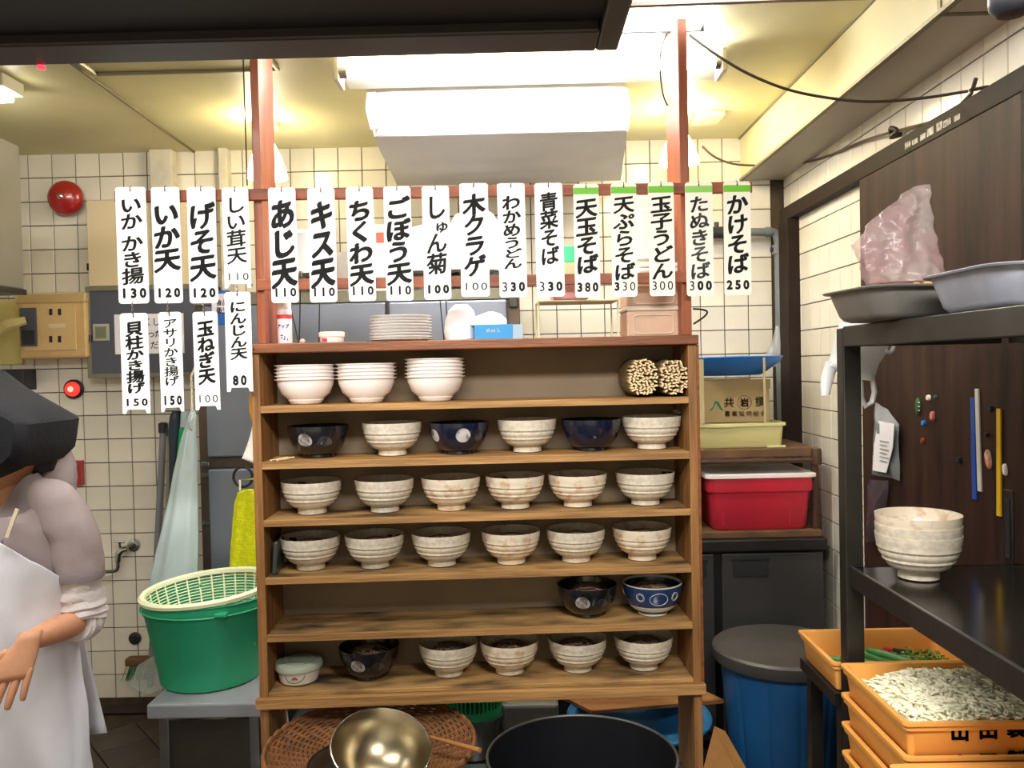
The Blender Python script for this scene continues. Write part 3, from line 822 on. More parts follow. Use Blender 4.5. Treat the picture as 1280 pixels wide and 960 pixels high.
# chopstick bundles
def bundle(px, label, seed, rx, rz):
    rd = random.Random(seed); u, _ = uz(px, 470, .01); zb = SH[0][1]+.001
    mb = MB(); cz = rz+.001
    a = 0
    cells = []
    sx, sz = .0105, .0052
    for tries in range(9000):
        x = rd.uniform(-rx, rx); z = rd.uniform(-rz, rz)
        if (abs(x)/(rx-.004))**2.4+(abs(z)/(rz-.004))**2.4 > 1: continue
        if any(abs(x-c[0]) < .0082 and abs(z-c[1]) < .0066 for c in cells): continue
        cells.append((x, z))
    for (x, z) in cells:
        th = rd.uniform(-1.2, 1.2); y0 = .004+rd.uniform(0, .006)
        mb.M = Matrix.Translation((x, 0, z)) @ Matrix.Rotation(th, 4, 'Y')
        mb.box((-.0044, y0, -.0023), (-.0002, y0+.165, .0023)); mb.box((.0002, y0, -.0023), (.0044, y0+.165, .0023))
    mb.M = Matrix.Identity(4)
    o = thing('chopstick_bundle', label, 'chopsticks', cab(u, 0, zb+rz+.004), YAW, 'bundles of disposable chopsticks')
    s = mb.build('chopsticks', chop_m, o, local=True); s['kind'] = 'stuff'
    ring = []
    MB().rings([[Vector((((abs(math.cos(t))**.83)*math.copysign(1, math.cos(t)))*(rx+.001), y, ((abs(math.sin(t))**.83)*math.copysign(1, math.sin(t)))*(rz+.001))) for t in [2*PI*q/28 for q in range(28)]] for y in (.03, .17)], cap=False).build('wrapper', mat('bundle_wrap', '#6e5a3c', .6, alpha=.7), o, local=True, smooth=True)
bundle(804, 'bundle of wooden chopsticks seen end on, left one of two', 3, .043, .052)
bundle(842.5, 'bundle of wooden chopsticks seen end on, right one next to the side board', 5, .041, .050)
for i, (xa, ya, xb, yb) in enumerate(((338, 577, 349, 573), (346, 579, 357, 574))):
    a, _ = uz(xa, ya, 0); b, _ = uz(xb, yb, .05)
    z = SH[1][1]+.004
    p = cab(a, .004, z)
    tag(MB().tube([p, cab(a+.03, .075, z)], .0026, 6).build('chopstick', chop_m, origin=p), 'loose wooden chopstick at the left end of the second shelf, %s one' % ['outer', 'inner'][i], 'chopstick', 'loose chopsticks on the second shelf')
# lidded container
u, _ = uz(374, 845, .085); loc = cab(u, .085, botz1+.013)
lc = thing('lidded_container', 'small white patterned container with pale green lid on the bottom shelf', 'container', loc, YAW)
MB().lathe([(.040, 0), (.052, .004), (.057, .02), (.060, .042), (.056, .042), (.05, .006), (0, .006)], 36).build('body', porcelain, lc, local=True, smooth=True)
MB().lathe([(.066, .040), (.067, .048), (.064, .056), (.045, .060), (0, .061)], 36).build('lid', mat('pale_green_lid', '#a9b3a2', .4, alpha=.95), lc, local=True, smooth=True)
for r_, sg in ((.03, 12), (.018, 8)):
    MB().tube([(r_*1.6*math.cos(2*PI*q/sg*1), r_*1.6*math.sin(2*PI*q/sg), .0605) for q in range(sg)], .0008, 4, closed=True).build('lid_pattern', mat('lid_dots', '#6f7b6c', .6), lc, local=True)
pts = []
for q in range(13):
    t = PI+PI*q/12; x = .028*math.cos(t); pts.append((x, -math.sqrt(max(0, (.0575+.0008)**2-x*x)), .036+.024*math.sin(t)))
MB().tube(pts, .0008, 4).build('black_arc', ink, lc, local=True)
mb = MB()
for i in range(9):
    x = (i-4)*.0022; h = .008*(1-abs(i-4)/5)
    mb.box((x-.0008, -.0598, .022), (x+.0008, -.0575, .022+h))
mb.build('rust_emblem', mat('rust_print', '#a1583c', .6), lc, local=True)
# upright dark square dish at left of shelf four
u, _ = uz(345, 700, .06)
tag(MB().box((-.006, 0, 0), (.006, .09, .092)).build('square_dish', mat('dark_green_dish', '#3c4444', .3, coat=.3), origin=None, bev=.005, local=True), 'dark square dish standing upright at the left end of the fourth shelf', 'dish')
o = COL.objects[-1]; o.location = cab(.040, .03, SH[3][1]+.001); o.rotation_euler = (0, R(4), YAW)
#PART2
# ================================================================= generic shapes by silhouette
def lumps(rows, Y, dep, nz=.012, seg=28, k=12, pleat=0, yoff=None, bot=False):
    """rows (py,x0,x1): rings of an ellipse-like section, wrinkled"""
    rs = []
    for i, (py, xa, xb) in enumerate(rows):
        a = at(xa, py, Y); b = at(xb, py, Y); c = (a+b)/2; hw = (b-a).length/2; d = dep[i] if isinstance(dep, (list, tuple)) else min(dep, hw*1.2+.004)
        ring = []
        for q in range(seg):
            t = 2*PI*q/seg; p = Vector((c.x+hw*math.cos(t), c.y+d*math.sin(t)+(yoff[i] if yoff else 0), c.z))
            if nz: p += noise.noise_vector(p*k)*nz
            if pleat: p.y += pleat*math.sin(t*7+i*.15)*min(1, hw*12)
            ring.append(p)
        rs.append(ring)
    return rs
def refine(rows, n=4):
    out = []
    for i in range(len(rows)-1):
        for k in range(n):
            t = k/n; out.append(tuple(a+(b-a)*t for a, b in zip(rows[i], rows[i+1])))
    out.append(rows[-1]); return out
def one(mb, name, m, label, cat, origin, group=None, kind=None, **kw):
    return tag(mb.build(name, m, None, origin=tuple(origin), **kw), label, cat, group, kind)

# ================================================================= LEFT WALL FITTINGS
def rect(px0, px1, py0, py1, Y):
    a = at(px0, (py0+py1)/2, Y); b = at(px1, (py0+py1)/2, Y); c = at((px0+px1)/2, py0, Y); d = at((px0+px1)/2, py1, Y)
    return a.x, b.x, d.z, c.z
WF = WY-.0062
p = at(75, 245, 3.62)
bl = thing('alarm_bell', 'round red fire alarm bell on the tiled wall at upper left', 'alarm bell', (p.x, WF, p.z))
mb = MB(); mb.M = Matrix.Translation((p.x, WF, p.z)) @ Matrix.Rotation(R(90), 4, 'X')
mb.lathe([(.076, .025), (.075, .038), (.068, .052), (.05, .064), (.025, .071), (0, .073)], 36).build('gong', red_bell, bl, smooth=True)
mb = MB(); mb.M = Matrix.Translation((p.x, WF, p.z)) @ Matrix.Rotation(R(90), 4, 'X')
mb.lathe([(.05, 0), (.05, .027)], 24).build('base', dark_m, bl)
mb = MB(); mb.M = Matrix.Translation((p.x, WF-.07, p.z)) @ Matrix.Rotation(R(90), 4, 'X')
mb.lathe([(.014, 0), (.013, .006), (.006, .010), (0, .011)], 16).build('bolt', chrome, bl, smooth=True)
x0, x1, z0, z1 = rect(107, 266, 248, 356, 3.64)
o = thing('wall_panel', 'plain beige flat panel on the wall behind the upper menu plates', 'panel', ((x0+x1)/2, WF, z0))
MB().box((x0, WF-.04, z0), (x1, WF, z1)).build('board', beige_panel, o, bev=.003)
MB().box((x0+.004, WF-.043, z0-.006), (x1, WF, z0)).build('bottom_shadow', mat('panel_shadow', '#4a4134', .5), o)  # dark strip painted as the shadow below the panel
MB().box((x0-.004, WF-.044, z0+.07), (x0+.004, WF-.038, z0+.10)).build('hinge', darksteel, o)
# distribution board
x0, x1, z0, z1 = rect(110, 268, 358, 470, 3.6)
o = thing('electrical_cabinet', 'dark grey door electrical cabinet in an olive frame with a paper notice on it', 'electrical cabinet', ((x0+x1)/2, WF, z0))
fw = .014
MB().box((x0, WF-.09, z0), (x1, WF, z1)).build('casing', olive, o, bev=.003)
mb = MB()
for a, b in (((x0-.004, WF-.1, z1-fw), (x1, WF-.09, z1+.004)), ((x0-.004, WF-.1, z0-.004), (x1, WF-.09, z0+fw)), ((x0-.004, WF-.1, z0+fw), (x0+fw, WF-.09, z1-fw)), ((x1-fw, WF-.1, z0+fw), (x1, WF-.09, z1-fw))): mb.box(a, b)
mb.build('door_frame', olive, o)
MB().box((x0+fw, WF-.095, z0+fw), (x1-fw, WF-.0895, z1-fw)).build('door', panel_dark, o)
a0, a1, c0_, c1 = rect(117, 137, 405, 426, 3.6)
lt = MB().box((a0, WF-.1, c0_), (a1, WF-.0945, c1)).build('latch_plate', mat('latch_pale', '#a9a99a', .4), o, bev=.001)
MB().box((a0+.012, WF-.1035, c0_+.012), (a1-.012, WF-.0995, c1-.012)).build('latch', olive, lt)
MB().tube([(x0+.012, WF-.1, (z0+z1)/2-.04), (x0+.012, WF-.1, (z0+z1)/2-.01)], .006, 8).build('hinge', darksteel, o)
x0, x1, z0, z1 = rect(141, 228, 392, 442, 3.58)
pp = thing('paper_notice', 'white paper notice with handwriting stuck on the grey electrical cabinet door', 'notice', ((x0+x1)/2, WF-.0975, (z0+z1)/2))
MB().box((x0, WF-.0975, z0), (x1, WF-.0965, z1)).build('sheet', paper, pp)
for nm, m, items in (('lettering', ink, ((193, 402, 'し'), (203, 402, 'た'), (187, 417, 'っ'), (196, 417, 'た'), (191, 431, 'だ'), (201, 431, 'さ'))), ('red_lettering', red_m, ((183, 402, 'く'),))):
    mb = MB()
    for (x, y, c) in items:
        q = at(x, y, 3.58); put(mb, c, q.x, q.z, .036, .036, WF-.0981, .012, False)
    mb.build(nm, m, pp)
# socket box
x0, x1, z0, z1 = rect(20, 106, 367, 448, 3.56)
o = thing('socket_box', 'beige plug socket box with dark breaker, wrapped in cloudy film', 'socket box', ((x0+x1)/2, WF, z0))
MB().box((x0, WF-.12, z0), (x1, WF, z1)).build('casing', beige_box, o, bev=.01)
def onbox(n, xa, xb, ya, yb, t, m, par=o, bev=.001):
    a, b, c, d = rect(xa, xb, ya, yb, 3.573); return MB().box((a, WF-.12-t, c), (b, WF-.118, d)).build(n, m, par, bev=bev)
onbox('face_plate', 30, 95, 380, 438, .004, mat('face_plate', '#cfae78', .4))
br = onbox('breaker', 27, 47, 385, 433, .012, panel_dark)
onbox('breaker_switch', 30, 45, 413, 431, .016, dark_m, br)
for (x, y) in ((64, 390), (75, 390), (64, 424), (75, 424)): onbox('socket_slot', x-2, x+2, y-4, y+4, .0055, ink)
onbox('label_strip', 61, 82, 405, 410, .005, beige_panel)
MB().box((x0-.008, WF-.128, z1-.04), (x1+.004, WF, z1+.006)).build('plastic_film', mat('yellow_film', '#dcc28a', .2, alpha=.45, bump=.3), o, bev=.008)
o = thing('alarm_lamp', 'round glowing red alarm lamp on the tiles below the socket box', 'lamp', at(88.5, 486.5, 3.66))
c = at(88.5, 486.5, 3.66)
for n, m, pr in (('bezel', dark_m, [(.042, 0), (.042, .016), (.034, .022), (.034, .018)]), ('lens', redlamp, [(.033, .010), (.031, .028), (.018, .036), (0, .038)]), ('bright_core', redcore, [(.014, .030), (.012, .0395), (0, .040)])):
    mb = MB(); mb.M = Matrix.Translation((c.x, WF, c.z)) @ Matrix.Rotation(R(90), 4, 'X'); mb.lathe(pr, 28).build(n, m, o, smooth=True)
x0, x1, z0, z1 = rect(88, 101, 576, 607, 3.66)
o = thing('red_call_box', 'small red box with a grey button on the wall behind the worker', 'call box', ((x0+x1)/2, WF, z0))
MB().box((x0, WF-.03, z0), (x1, WF, z1)).build('casing', red_bell, o, bev=.003)
mb = MB(); mb.M = Matrix.Translation(((x0+x1)/2, WF-.03, z1-.02)) @ Matrix.Rotation(R(90), 4, 'X'); mb.lathe([(.012, 0), (.011, .006), (0, .007)], 14).build('button', grey_pipe, o)
x0, x1, z0, z1 = rect(-30, 13, 374, 456, 3.6)
one(MB().box((x0, WF-.012, z0), (x1, WF-.001, z1)), 'yellow_notice', mat('pale_yellow_board', '#e2d48a', .6), 'pale yellow board on the wall at the left edge, beside the socket box', 'board', ((x0+x1)/2, WF, z0), bev=.002)
a = at(-6, 418, 3.5); b = at(27, 400, 3.5)
one(MB().tube([a, (a+b)/2+Vector((0, 0, .012)), b+Vector((0, .03, 0))], [.022, .024, .018], 8), 'wrapped_cable', mat('tan_tape', '#cdbb84', .6), 'tan taped cable reaching the socket box from the left edge', 'cable', a, smooth=True)
x0, x1, z0, z1 = rect(-40, 13, 462, 498, 3.5)
o = thing('black_case', 'black case with a white strip on the wall above the worker cap', 'case', ((x0+x1)/2, WF, z0))
MB().box((x0, WF-.1, z0+.03), (x1, WF, z1)).build('casing', dark_m, o, bev=.004)
MB().box((x0, WF-.104, z0), (x1, WF, z0+.03)).build('white_strip', paper, o, bev=.002)

# faucet, drain
p = at(166, 682, 3.68)
o = thing('wall_tap', 'chrome wall tap with side handle and swivel spout on the tiled wall', 'tap', (p.x, WF, p.z))
mb = MB(); mb.M = Matrix.Translation((p.x, WF, p.z)) @ Matrix.Rotation(R(90), 4, 'X'); mb.lathe([(.03, 0), (.028, .008), (.014, .014), (.013, .08), (.015, .085)], 20).build('wall_flange', chrome, o, smooth=True)
MB().tube([(p.x+.004, WF-.075, p.z), (p.x-.018, WF-.082, p.z-.004), (p.x-.03, WF-.085, p.z-.02), (p.x-.034, WF-.085, p.z-.055)], [.014, .015, .015, .013], 12).build('body', chrome, o, smooth=True)
MB().tube([(p.x-.024, WF-.082, p.z+.0), (p.x-.026, WF-.082, p.z+.03)], .006, 8).build('valve_stem', chrome, o)
MB().tube([(p.x-.055, WF-.082, p.z+.034), (p.x-.005, WF-.082, p.z+.03)], [.004, .006], 8).build('handle', chrome, o, smooth=True)
MB().tube(smoothpath([(p.x-.034, WF-.085, p.z-.05), (p.x-.036, WF-.087, p.z-.085), (p.x-.06, WF-.09, p.z-.095), (p.x-.15, WF-.10, p.z-.095), (p.x-.17, WF-.10, p.z-.11)], 5), .0075, 10).build('spout', mat('dull_chrome', '#7b7d7c', .3, 1), o, smooth=True)
p = at(170, 797, 3.7)
o = thing('drain_cap', 'round black drain cap on the tiled wall below the tap', 'drain cap', (p.x, WF, p.z))
mb = MB(); mb.M = Matrix.Translation((p.x, WF, p.z)) @ Matrix.Rotation(R(90), 4, 'X'); mb.lathe([(.027, 0), (.027, .008), (.02, .012)], 24, cap=True).build('flange', dark_m, o, smooth=True)
mb = MB(); mb.M = Matrix.Translation((p.x, WF-.012, p.z)) @ Matrix.Rotation(R(90), 4, 'X'); mb.lathe([(.013, 0), (.013, .004)], 16).build('plug', darksteel, o)

# ================================================================= BIG FRIDGE
FYF = 3.10
fx0 = at(245, 560, FYF).x; fx1 = at(650, 400, FYF).x; ftop = at(400, 366, FYF).z
o = thing('upright_fridge', 'large stainless steel four door fridge behind the bowl cabinet', 'fridge', ((fx0+fx1)/2, 3.38, 0))
MB().box((fx0, FYF+.03, .10), (fx1, 3.67, ftop)).build('body', fridge_trim, o, bev=.004)
MB().box((fx0, FYF+.012, ftop-.035), (fx1, FYF+.03, ftop+.004)).build('top_trim', olive, o)
for (x, y) in ((fx0+.06, FYF+.08), (fx1-.06, FYF+.08), (fx0+.06, 3.6), (fx1-.06, 3.6)):
    MB().lathe([(.02, 0), (.02, .02), (.012, .03), (.012, .10)], 12, (x, y, 0)).build('foot', darksteel, o)
dx = [at(259, 560, FYF).x, at(482, 400, FYF).x, at(486, 400, FYF).x, at(634, 400, FYF).x]
zd = [.16, at(300, 586, FYF).z, at(300, 571, FYF).z, ftop-.04]
for (xa, xb, hx) in ((dx[0], dx[1], dx[1]-.07), (dx[2], dx[3], dx[2]+.03)):
    for (za, zb) in ((zd[0], zd[1]), (zd[2], zd[3])):
        dr = MB().box((xa, FYF-.0, za), (xb, FYF+.029, zb)).build('door', fridge_m, o, bev=.006)
        MB().box((xa, FYF+.02, za-.004), (xb, FYF+.031, zb+.004)).build('gasket', dark_m, dr)
        MB().box((hx, FYF-.02, za+.20), (hx+.035, FYF, za+.42)).build('handle', darksteel, dr, bev=.006)
for z in (zd[1]+.02, zd[1]-.02, zd[3]-.03, zd[1]-.2):
    MB().cbox((dx[0]-.012, FYF+.01, z), (.03, .01, .014)).build('hinge', chrome, o, bev=.002)
MB().box((at(636, 380, FYF).x, FYF+.0, at(640, 380, FYF).z-.012), (at(647, 380, FYF).x, FYF+.028, at(640, 365, FYF).z-.005)).build('hinge_cover', darksteel, o, bev=.003)
x0, x1, z0, z1 = rect(271, 288, 363, 406, FYF)
o = thing('fridge_sticker', 'blue and white sticker with red lettering on the fridge door', 'sticker', ((x0+x1)/2, FYF, z0))
MB().box((x0-.02, FYF-.0022, z0), (x1, FYF-.001, z1)).build('blue_sheet', mat('sticker_blue', '#1e5fb5', .5), o)
MB().box((x0-.018, FYF-.003, z0+.045), (x1-.014, FYF-.0021, z1-.012)).build('white_patch', paper, o)
mb = MB()
for i, c in enumerate('食品衛生'):
    put(mb, c, x0+.010+(i % 2)*.022, z1-.045-(i//2)*.028, .022, .024, FYF-.0034, .02, False)
mb.build('red_lettering', mat('sticker_red', '#d8403a', .5), o)

# on top of the fridge
def pot(px, w_, y0, y1, Y, label, m=steel):
    a = at(px-w_/2, y0, Y); b = at(px+w_/2, y0, Y); r = (b.x-a.x)/2; z1 = a.z; c = Vector(((a.x+b.x)/2, Y, ftop+.005)); h = z1-c.z
    o = thing('cooking_pot', label, 'pot', c)
    MB().lathe([(r*.9, 0), (r, .01), (r, h), (r*1.04, h+.003), (r*.97, h), (r*.96, .01), (0, .008)], 32, c).build('body', m, o, smooth=True)
    for s in (-1, 1):
        MB().tube([(c.x+s*r, Y-.03, c.z+h*.8), (c.x+s*(r+.03), Y-.03, c.z+h*.82), (c.x+s*(r+.03), Y+.03, c.z+h*.82), (c.x+s*r, Y+.03, c.z+h*.8)], .004, 6).build('handle', m, o)
    return c, r, h
potm = mat('dull_pot_steel', '#767a80', .35, .8)
bagn = ['dark pot', 'x']
def softbag(name, label, rows, Y, dep, m=bag_white, nz=.012, n=4, group=None, cat='bag', seg=30, k=14, solid=0):
    rs = lumps(refine(rows, n), Y, dep, nz, seg, k)
    base = rs[-1]; c = sum(base, Vector())/len(base); c.z = min(q.z for q in base)
    return one(MB().rings(rs), name, m, label, cat, c, group, smooth=True)
def baseY(Y, extra=0):  # picture y where the fridge top lies at depth Y
    return None
def ftop_y(px, Y): return proj((at(px, 400, Y).x, Y, ftop+.006))[1]
yb = ftop_y(370, 3.3)
pot(374, 44, 315, 0, 3.42, 'dull steel pot on the fridge behind the leftmost menu plates', potm)
softbag('plastic_bag', 'white plastic bag draped over the pot at left on the fridge', [(288, 372, 392), (293, 365, 402), (305, 358, 408), (322, 356, 410), (343, 354, 412)], 3.24, .07, wrap_m, .008)
pot(535, 84, 300, 0, 3.40, 'wide steel pot on the fridge top behind the middle menu plates', potm)
softbag('plastic_bag', 'crumpled white plastic bag over the wide pot on the fridge', [(283, 520, 540), (290, 500, 560), (300, 490, 572), (312, 492, 572), (341, 490, 572)], 3.24, .07, wrap_m, .008)
pot(606, 44, 316, 0, 3.36, 'smaller steel pot on the fridge top nearer its right end', potm)
softbag('plastic_bag', 'round white plastic bag over the smaller pot on the fridge', [(262, 582, 604), (268, 568, 618), (285, 560, 628), (308, 562, 626), (338, 564, 624)], 3.20, .07, wrap_m, .008)
# make the draped bags rest: lids below them
zt = ftop+.006
ft = at(436, 300, 3.3); n = 12
for i in range(n):
    c = Vector((ft.x, 3.3, zt+i*.0135))
    one(MB().lathe([(.050, 0), (.058, .003), (.064, .012), (.066, .0128), (.063, .0125), (.055, .005), (0, .0045)], 20, c), 'foam_tray', foam_m, 'white foam tray on the fridge, %s of the pile behind the menu plates' % (['lowest'] + ['tray %s up' % w_ for w_ in ('one', 'two', 'three', 'four', 'five', 'six', 'seven', 'eight', 'nine', 'ten')] + ['topmost'])[i], 'tray', c, 'foam trays stacked on the fridge', smooth=True)
x0, x1, z0, z1 = rect(464, 486, 285, 345, 3.3)
o = thing('paper_carton', 'cream carton with red print standing on the fridge', 'carton', ((x0+x1)/2, 3.3, zt))
MB().box((x0-.03, 3.22, zt), (x1, 3.38, z1)).build('carton', mat('cream_card', '#efe4c8', .7), o, bev=.002)
MB().box((x1-.035, 3.2185, z1-.07), (x1-.005, 3.2199, z1-.03)).build('red_print', mat('print_red', '#cf5b48', .6), o)

# ================================================================= cleaning things, cloths at left
a = at(204, 538, 3.66); b = at(188, 858, 3.66)
o = thing('broom', 'broom with grey pole leaning between the wall and the fridge', 'broom', (b.x, b.y, b.z))
MB().tube([a, b], .014, 10).build('pole', mat('grey_pole', '#8d8e96', .5, .3), o, smooth=True)
mb = MB().lathe([(.02, -.01), (.02, .03), (.012, .035)], 12, a); mb.build('hanger_cap', dark_m, o)
c = at(180, 833, 3.65)
MB().cbox((c.x-.01, c.y, c.z+.025), (.13, .05, .035)).build('brush_block', mat('broom_wood', '#6a4b2c', .7), o, bev=.008)
mb = MB()
for i in range(60):
    x = c.x-.07+.12*random.random(); y = c.y-.02+.04*random.random()
    mb.tube([(x, y, c.z+.012), (x-.02+random.uniform(-.008, .008), y+random.uniform(-.01, .01), c.z-.055)], .0016, 3)
s = mb.build('bristles', mat('green_bristle', '#2a8a58', .6), o); s['kind'] = 'stuff'
a = at(212, 545, 3.60); b = at(205, 800, 3.62)
o = thing('mop', 'mop with pale pole behind the grey broom pole', 'mop', b)
MB().tube([a, b], .009, 10).build('pole', mat('tan_pole', '#8b8578', .5), o, smooth=True)
MB().tube([a+Vector((0, 0, .0)), a+Vector((0, 0, .035))], .014, 10).build('cap', dark_m, o)
MB().cbox((b.x, b.y, b.z-.01), (.12, .03, .02)).build('clamp', grey_pipe, o, bev=.004)
p = at(188, 850, 3.52)
mb = MB(); mb.rings([[Vector((p.x+dx, p.y+dy, p.z+dz)) for dx, dy, dz in ((-.09, -.01, -.02), (.0, -.03, -.05), (.09, -.01, -.02), (.09, .04, .05), (-.0, .05, .09), (-.07, .04, .05))] , [Vector((p.x+dx, p.y+dy+.006, p.z+dz)) for dx, dy, dz in ((-.085, -.01, -.018), (.0, -.025, -.045), (.085, -.01, -.018), (.085, .04, .045), (-.0, .05, .085), (-.065, .04, .045))]])
one(mb, 'dustpan', mat('clear_dustpan', '#b9c4bd', .3, alpha=.35), 'clear plastic dustpan leaning on the wall beside the broom head', 'dustpan', p)
rows = refine([(512, 217, 224), (520, 213, 228), (540, 211, 229), (575, 212, 226), (640, 212, 222)], 4)
mb = MB().rings(lumps(rows, 3.25, .03, .002, 20))
one(mb, 'dark_case', mat('navy_case', '#20303f', .45), 'long dark blue case hanging beside the pale apron', 'case', at(219, 640, 3.25), smooth=True)
rows = refine([(513, 226, 240), (534, 225, 240), (536, 224, 234), (575, 220, 231), (610, 214, 226), (700, 206, 215)], 4)
o = thing('striped_cloth', 'green and pale towel hanging beside the pale blue apron', 'towel', at(225, 700, 3.2))
rs = lumps(rows, 3.235, .012, .002, 20)
MB().rings(rs[:5]).build('pale_end', cloth_pale, o, smooth=True); MB().rings(rs[5:]).build('green_part', mat('towel_green', '#18a565', .8), o, smooth=True)
rows = refine([(512, 239, 243), (520, 235, 245), (545, 228, 245), (600, 217, 246), (660, 203, 247), (720, 190, 248), (745, 187, 249)], 6)
o = thing('hanging_apron', 'pale blue apron hanging in a long cone at the fridge corner', 'apron', at(218, 745, 3.0))
rs = lumps(rows, 3.0, .05, .004, 48, 10, pleat=.006)
MB().rings(rs).build('cloth', cloth_pale, o, smooth=True)
k0 = at(240, 514, 3.0)
MB().tube([k0, at(239, 470, 3.05), at(247, 452, 3.118)], .004, 6).build('neck_strap', mat('strap_cream', '#cfc8b0', .8), o)
MB().tube([at(241, 520, 2.98), at(237, 528, 2.97), at(240, 536, 2.98)], .007, 6).build('knot', cloth_pale, o, smooth=True)
q = at(216, 513, 3.25)
hr_ = thing('hook_rail', 'thin steel rail sticking out of the fridge side, holding the dark case', 'rail', (fx0, 3.25, q.z))
MB().tube([(fx0+.005, 3.23, q.z), (q.x-.02, 3.23, q.z)], .004, 8).build('rod', steel, hr_)
MB().box((fx0-.004, 3.21, q.z-.02), (fx0, 3.25, q.z+.02)).build('mount', steel, hr_)
# fridge rod, ring, towel
a = at(299, 600, 2.99); b = at(326, 597, 2.99)
o = thing('towel_rod', 'short chrome rod with white tip sticking out beside the yellow towel', 'rod', b)
MB().tube([a, b], .0045, 8).build('rod', chrome, o, smooth=True)
MB().tube([b, (b.x+.01, FYF, b.z)], .0045, 8).build('bracket', chrome, o)
MB().tube([at(300, 600, 2.985), at(300, 613, 2.985)], .004, 6).build('drop_hook', plastic_white, o)
c = at(304, 596, 3.0)
one(MB().tube([(c.x+.034*math.cos(t*PI/12), c.y-.002, c.z+.036*math.sin(t*PI/12)) for t in range(24)], .005, 6, closed=True), 'black_ring', cableblk, 'black ring hanging on the chrome rod above the yellow towel', 'ring', c-Vector((0, 0, .036)), smooth=True)
rows = refine([(612, 303, 326), (615, 297, 330), (625, 294, 336), (660, 290, 338), (712, 286, 340), (740, 285, 341)], 6)
one(MB().rings(lumps(rows, 2.97, .018, .003, 44, 20, pleat=.005)), 'yellow_towel', yellow_towel, 'bright yellow towel hanging on the chrome rod beside the cabinet', 'towel', at(312, 740, 2.97), smooth=True)
rows = refine([(525, 317, 332), (545, 312, 333), (560, 307, 333), (573, 302, 333), (580, 318, 333)], 3)
one(MB().rings(lumps(rows, 2.40, .015, .002, 18)), 'white_scoop', plastic_white, 'white scoop hanging upside down at the left side of the cabinet', 'scoop', at(318, 580, 2.40), smooth=True)
rows = refine([(492, 313, 330), (503, 312, 333), (515, 312, 333), (524, 314, 332), (527, 316, 330)], 3)
one(MB().rings(lumps(rows, 2.37, .012, .003, 16)), 'rubber_glove', mat('mustard', '#cf9a1e', .7), 'mustard yellow rubber glove hanging at the left side of the cabinet', 'glove', at(320, 527, 2.37), smooth=True)
# stand, bucket, strainer
sx0 = at(183, 890, 2.5).x; sx1 = at(326, 890, 2.5).x; sz = at(255, 880, 2.5).z
o = thing('steel_stand', 'low steel stand with a grey top carrying the green bucket', 'stand', ((sx0+sx1)/2, 2.75, 0))
MB().box((sx0, 2.5, sz-.045), (sx1+.02, 3.0, sz)).build('top', mat('grey_slab', '#8e9199', .45), o, bev=.006)
MB().box((sx0+.04, 2.54, .06), (sx1-.02, 2.96, sz-.06)).build('body', mat('stand_steel', '#77726a', .35, .9, var=.2, scale=3), o)
MB().box((sx0+.03, 2.53, sz-.06), (sx1-.0, 2.97, sz-.045)).build('rim', chrome, o)
for x in (sx0+.04, sx1-.03):
    for y in (2.54, 2.95): MB().cbox((x, y, (sz-.05)/2), (.03, .03, sz-.05)).build('leg', steel, o, bev=.003)
bc = at(263, 800, 2.73); br_ = .205; bz0 = sz+.001; bz1 = at(263, 740, 2.73).z
o = thing('green_bucket', 'big green plastic bucket on the steel stand', 'bucket', (bc.x, 2.73, bz0))
h = bz1-bz0
MB().lathe([(.148, 0), (.156, .004), (.160, .03), (.198, h-.05), (.202, h-.045), (.204, h-.004), (.210, h), (.206, h+.004), (.199, h), (.155, .03), (.15, .012), (0, .012)], 56, (bc.x, 2.73, bz0)).build('body', green_b, o, smooth=True)
MB().tube([(bc.x+.208*math.cos(t*PI/28), 2.73+.208*math.sin(t*PI/28), bz1-.03) for t in range(56)], .0035, 6, closed=True).build('collar_ring', green_b, o, smooth=True)
for a_ in (-60, 120):
    q = Vector((bc.x+.209*math.cos(R(a_)), 2.73+.209*math.sin(R(a_)), bz1-.022)); MB().cbox(q, (.035, .035, .012)).build('handle_lug', green_b, o, bev=.003)
o = thing('strainer_basket', 'cream plastic strainer basket sitting inside the green bucket', 'basket', (bc.x, 2.73, bz1+.006)); o.rotation_euler = (R(2), R(-3.5), 0)
MB().lathe([(.196, .0), (.212, .002), (.214, .012), (.206, .020), (.194, .016), (.193, .004)], 64, cap=False).build('rim', cream_net, o, smooth=True, local=True)
mb = MB()
for i in range(30):
    a_ = 2*PI*i/30; mb.tube([(.197*math.cos(a_), .197*math.sin(a_), .008), (.168*math.cos(a_), .168*math.sin(a_), -.17)], .0032, 4)
s = mb.build('rib', cream_net, o, local=True); s['kind'] = 'stuff'
mb = MB()
for i in range(17):
    z = -.006-.0098*i; r_ = .197-.029*(-z+.008)/.178
    mb.tube([(r_*math.cos(t*PI/24), r_*math.sin(t*PI/24), z) for t in range(48)], .0017, 4, closed=True)
s = mb.build('hoop', cream_net, o, local=True); s['kind'] = 'stuff'
MB().lathe([(.0, -.168), (.168, -.168), (.168, -.172), (0, -.172)], 40, cap=False).build('bottom', cream_net, o, local=True)
mb = MB(); rd = random.Random(4)
for i in range(90):
    q = Vector((rd.gauss(0, .07), rd.gauss(0, .07), -.163+rd.random()*.02))
    if q.xy.length > .15: continue
    mb.add([q, q+Vector((rd.uniform(-.03, .03), rd.uniform(-.03, .03), .006)), q+Vector((rd.uniform(-.03, .03), rd.uniform(-.03, .03), .012))], [(0, 1, 2)])
e = mb.build('leaf_scraps', leafgreen, None, origin=(bc.x, 2.73, bz1-.157), local=True)
e.location = (bc.x, 2.73, bz1+.006)
tag(e, 'scraps of green leaf in the cream strainer basket', 'scraps', kind='stuff')

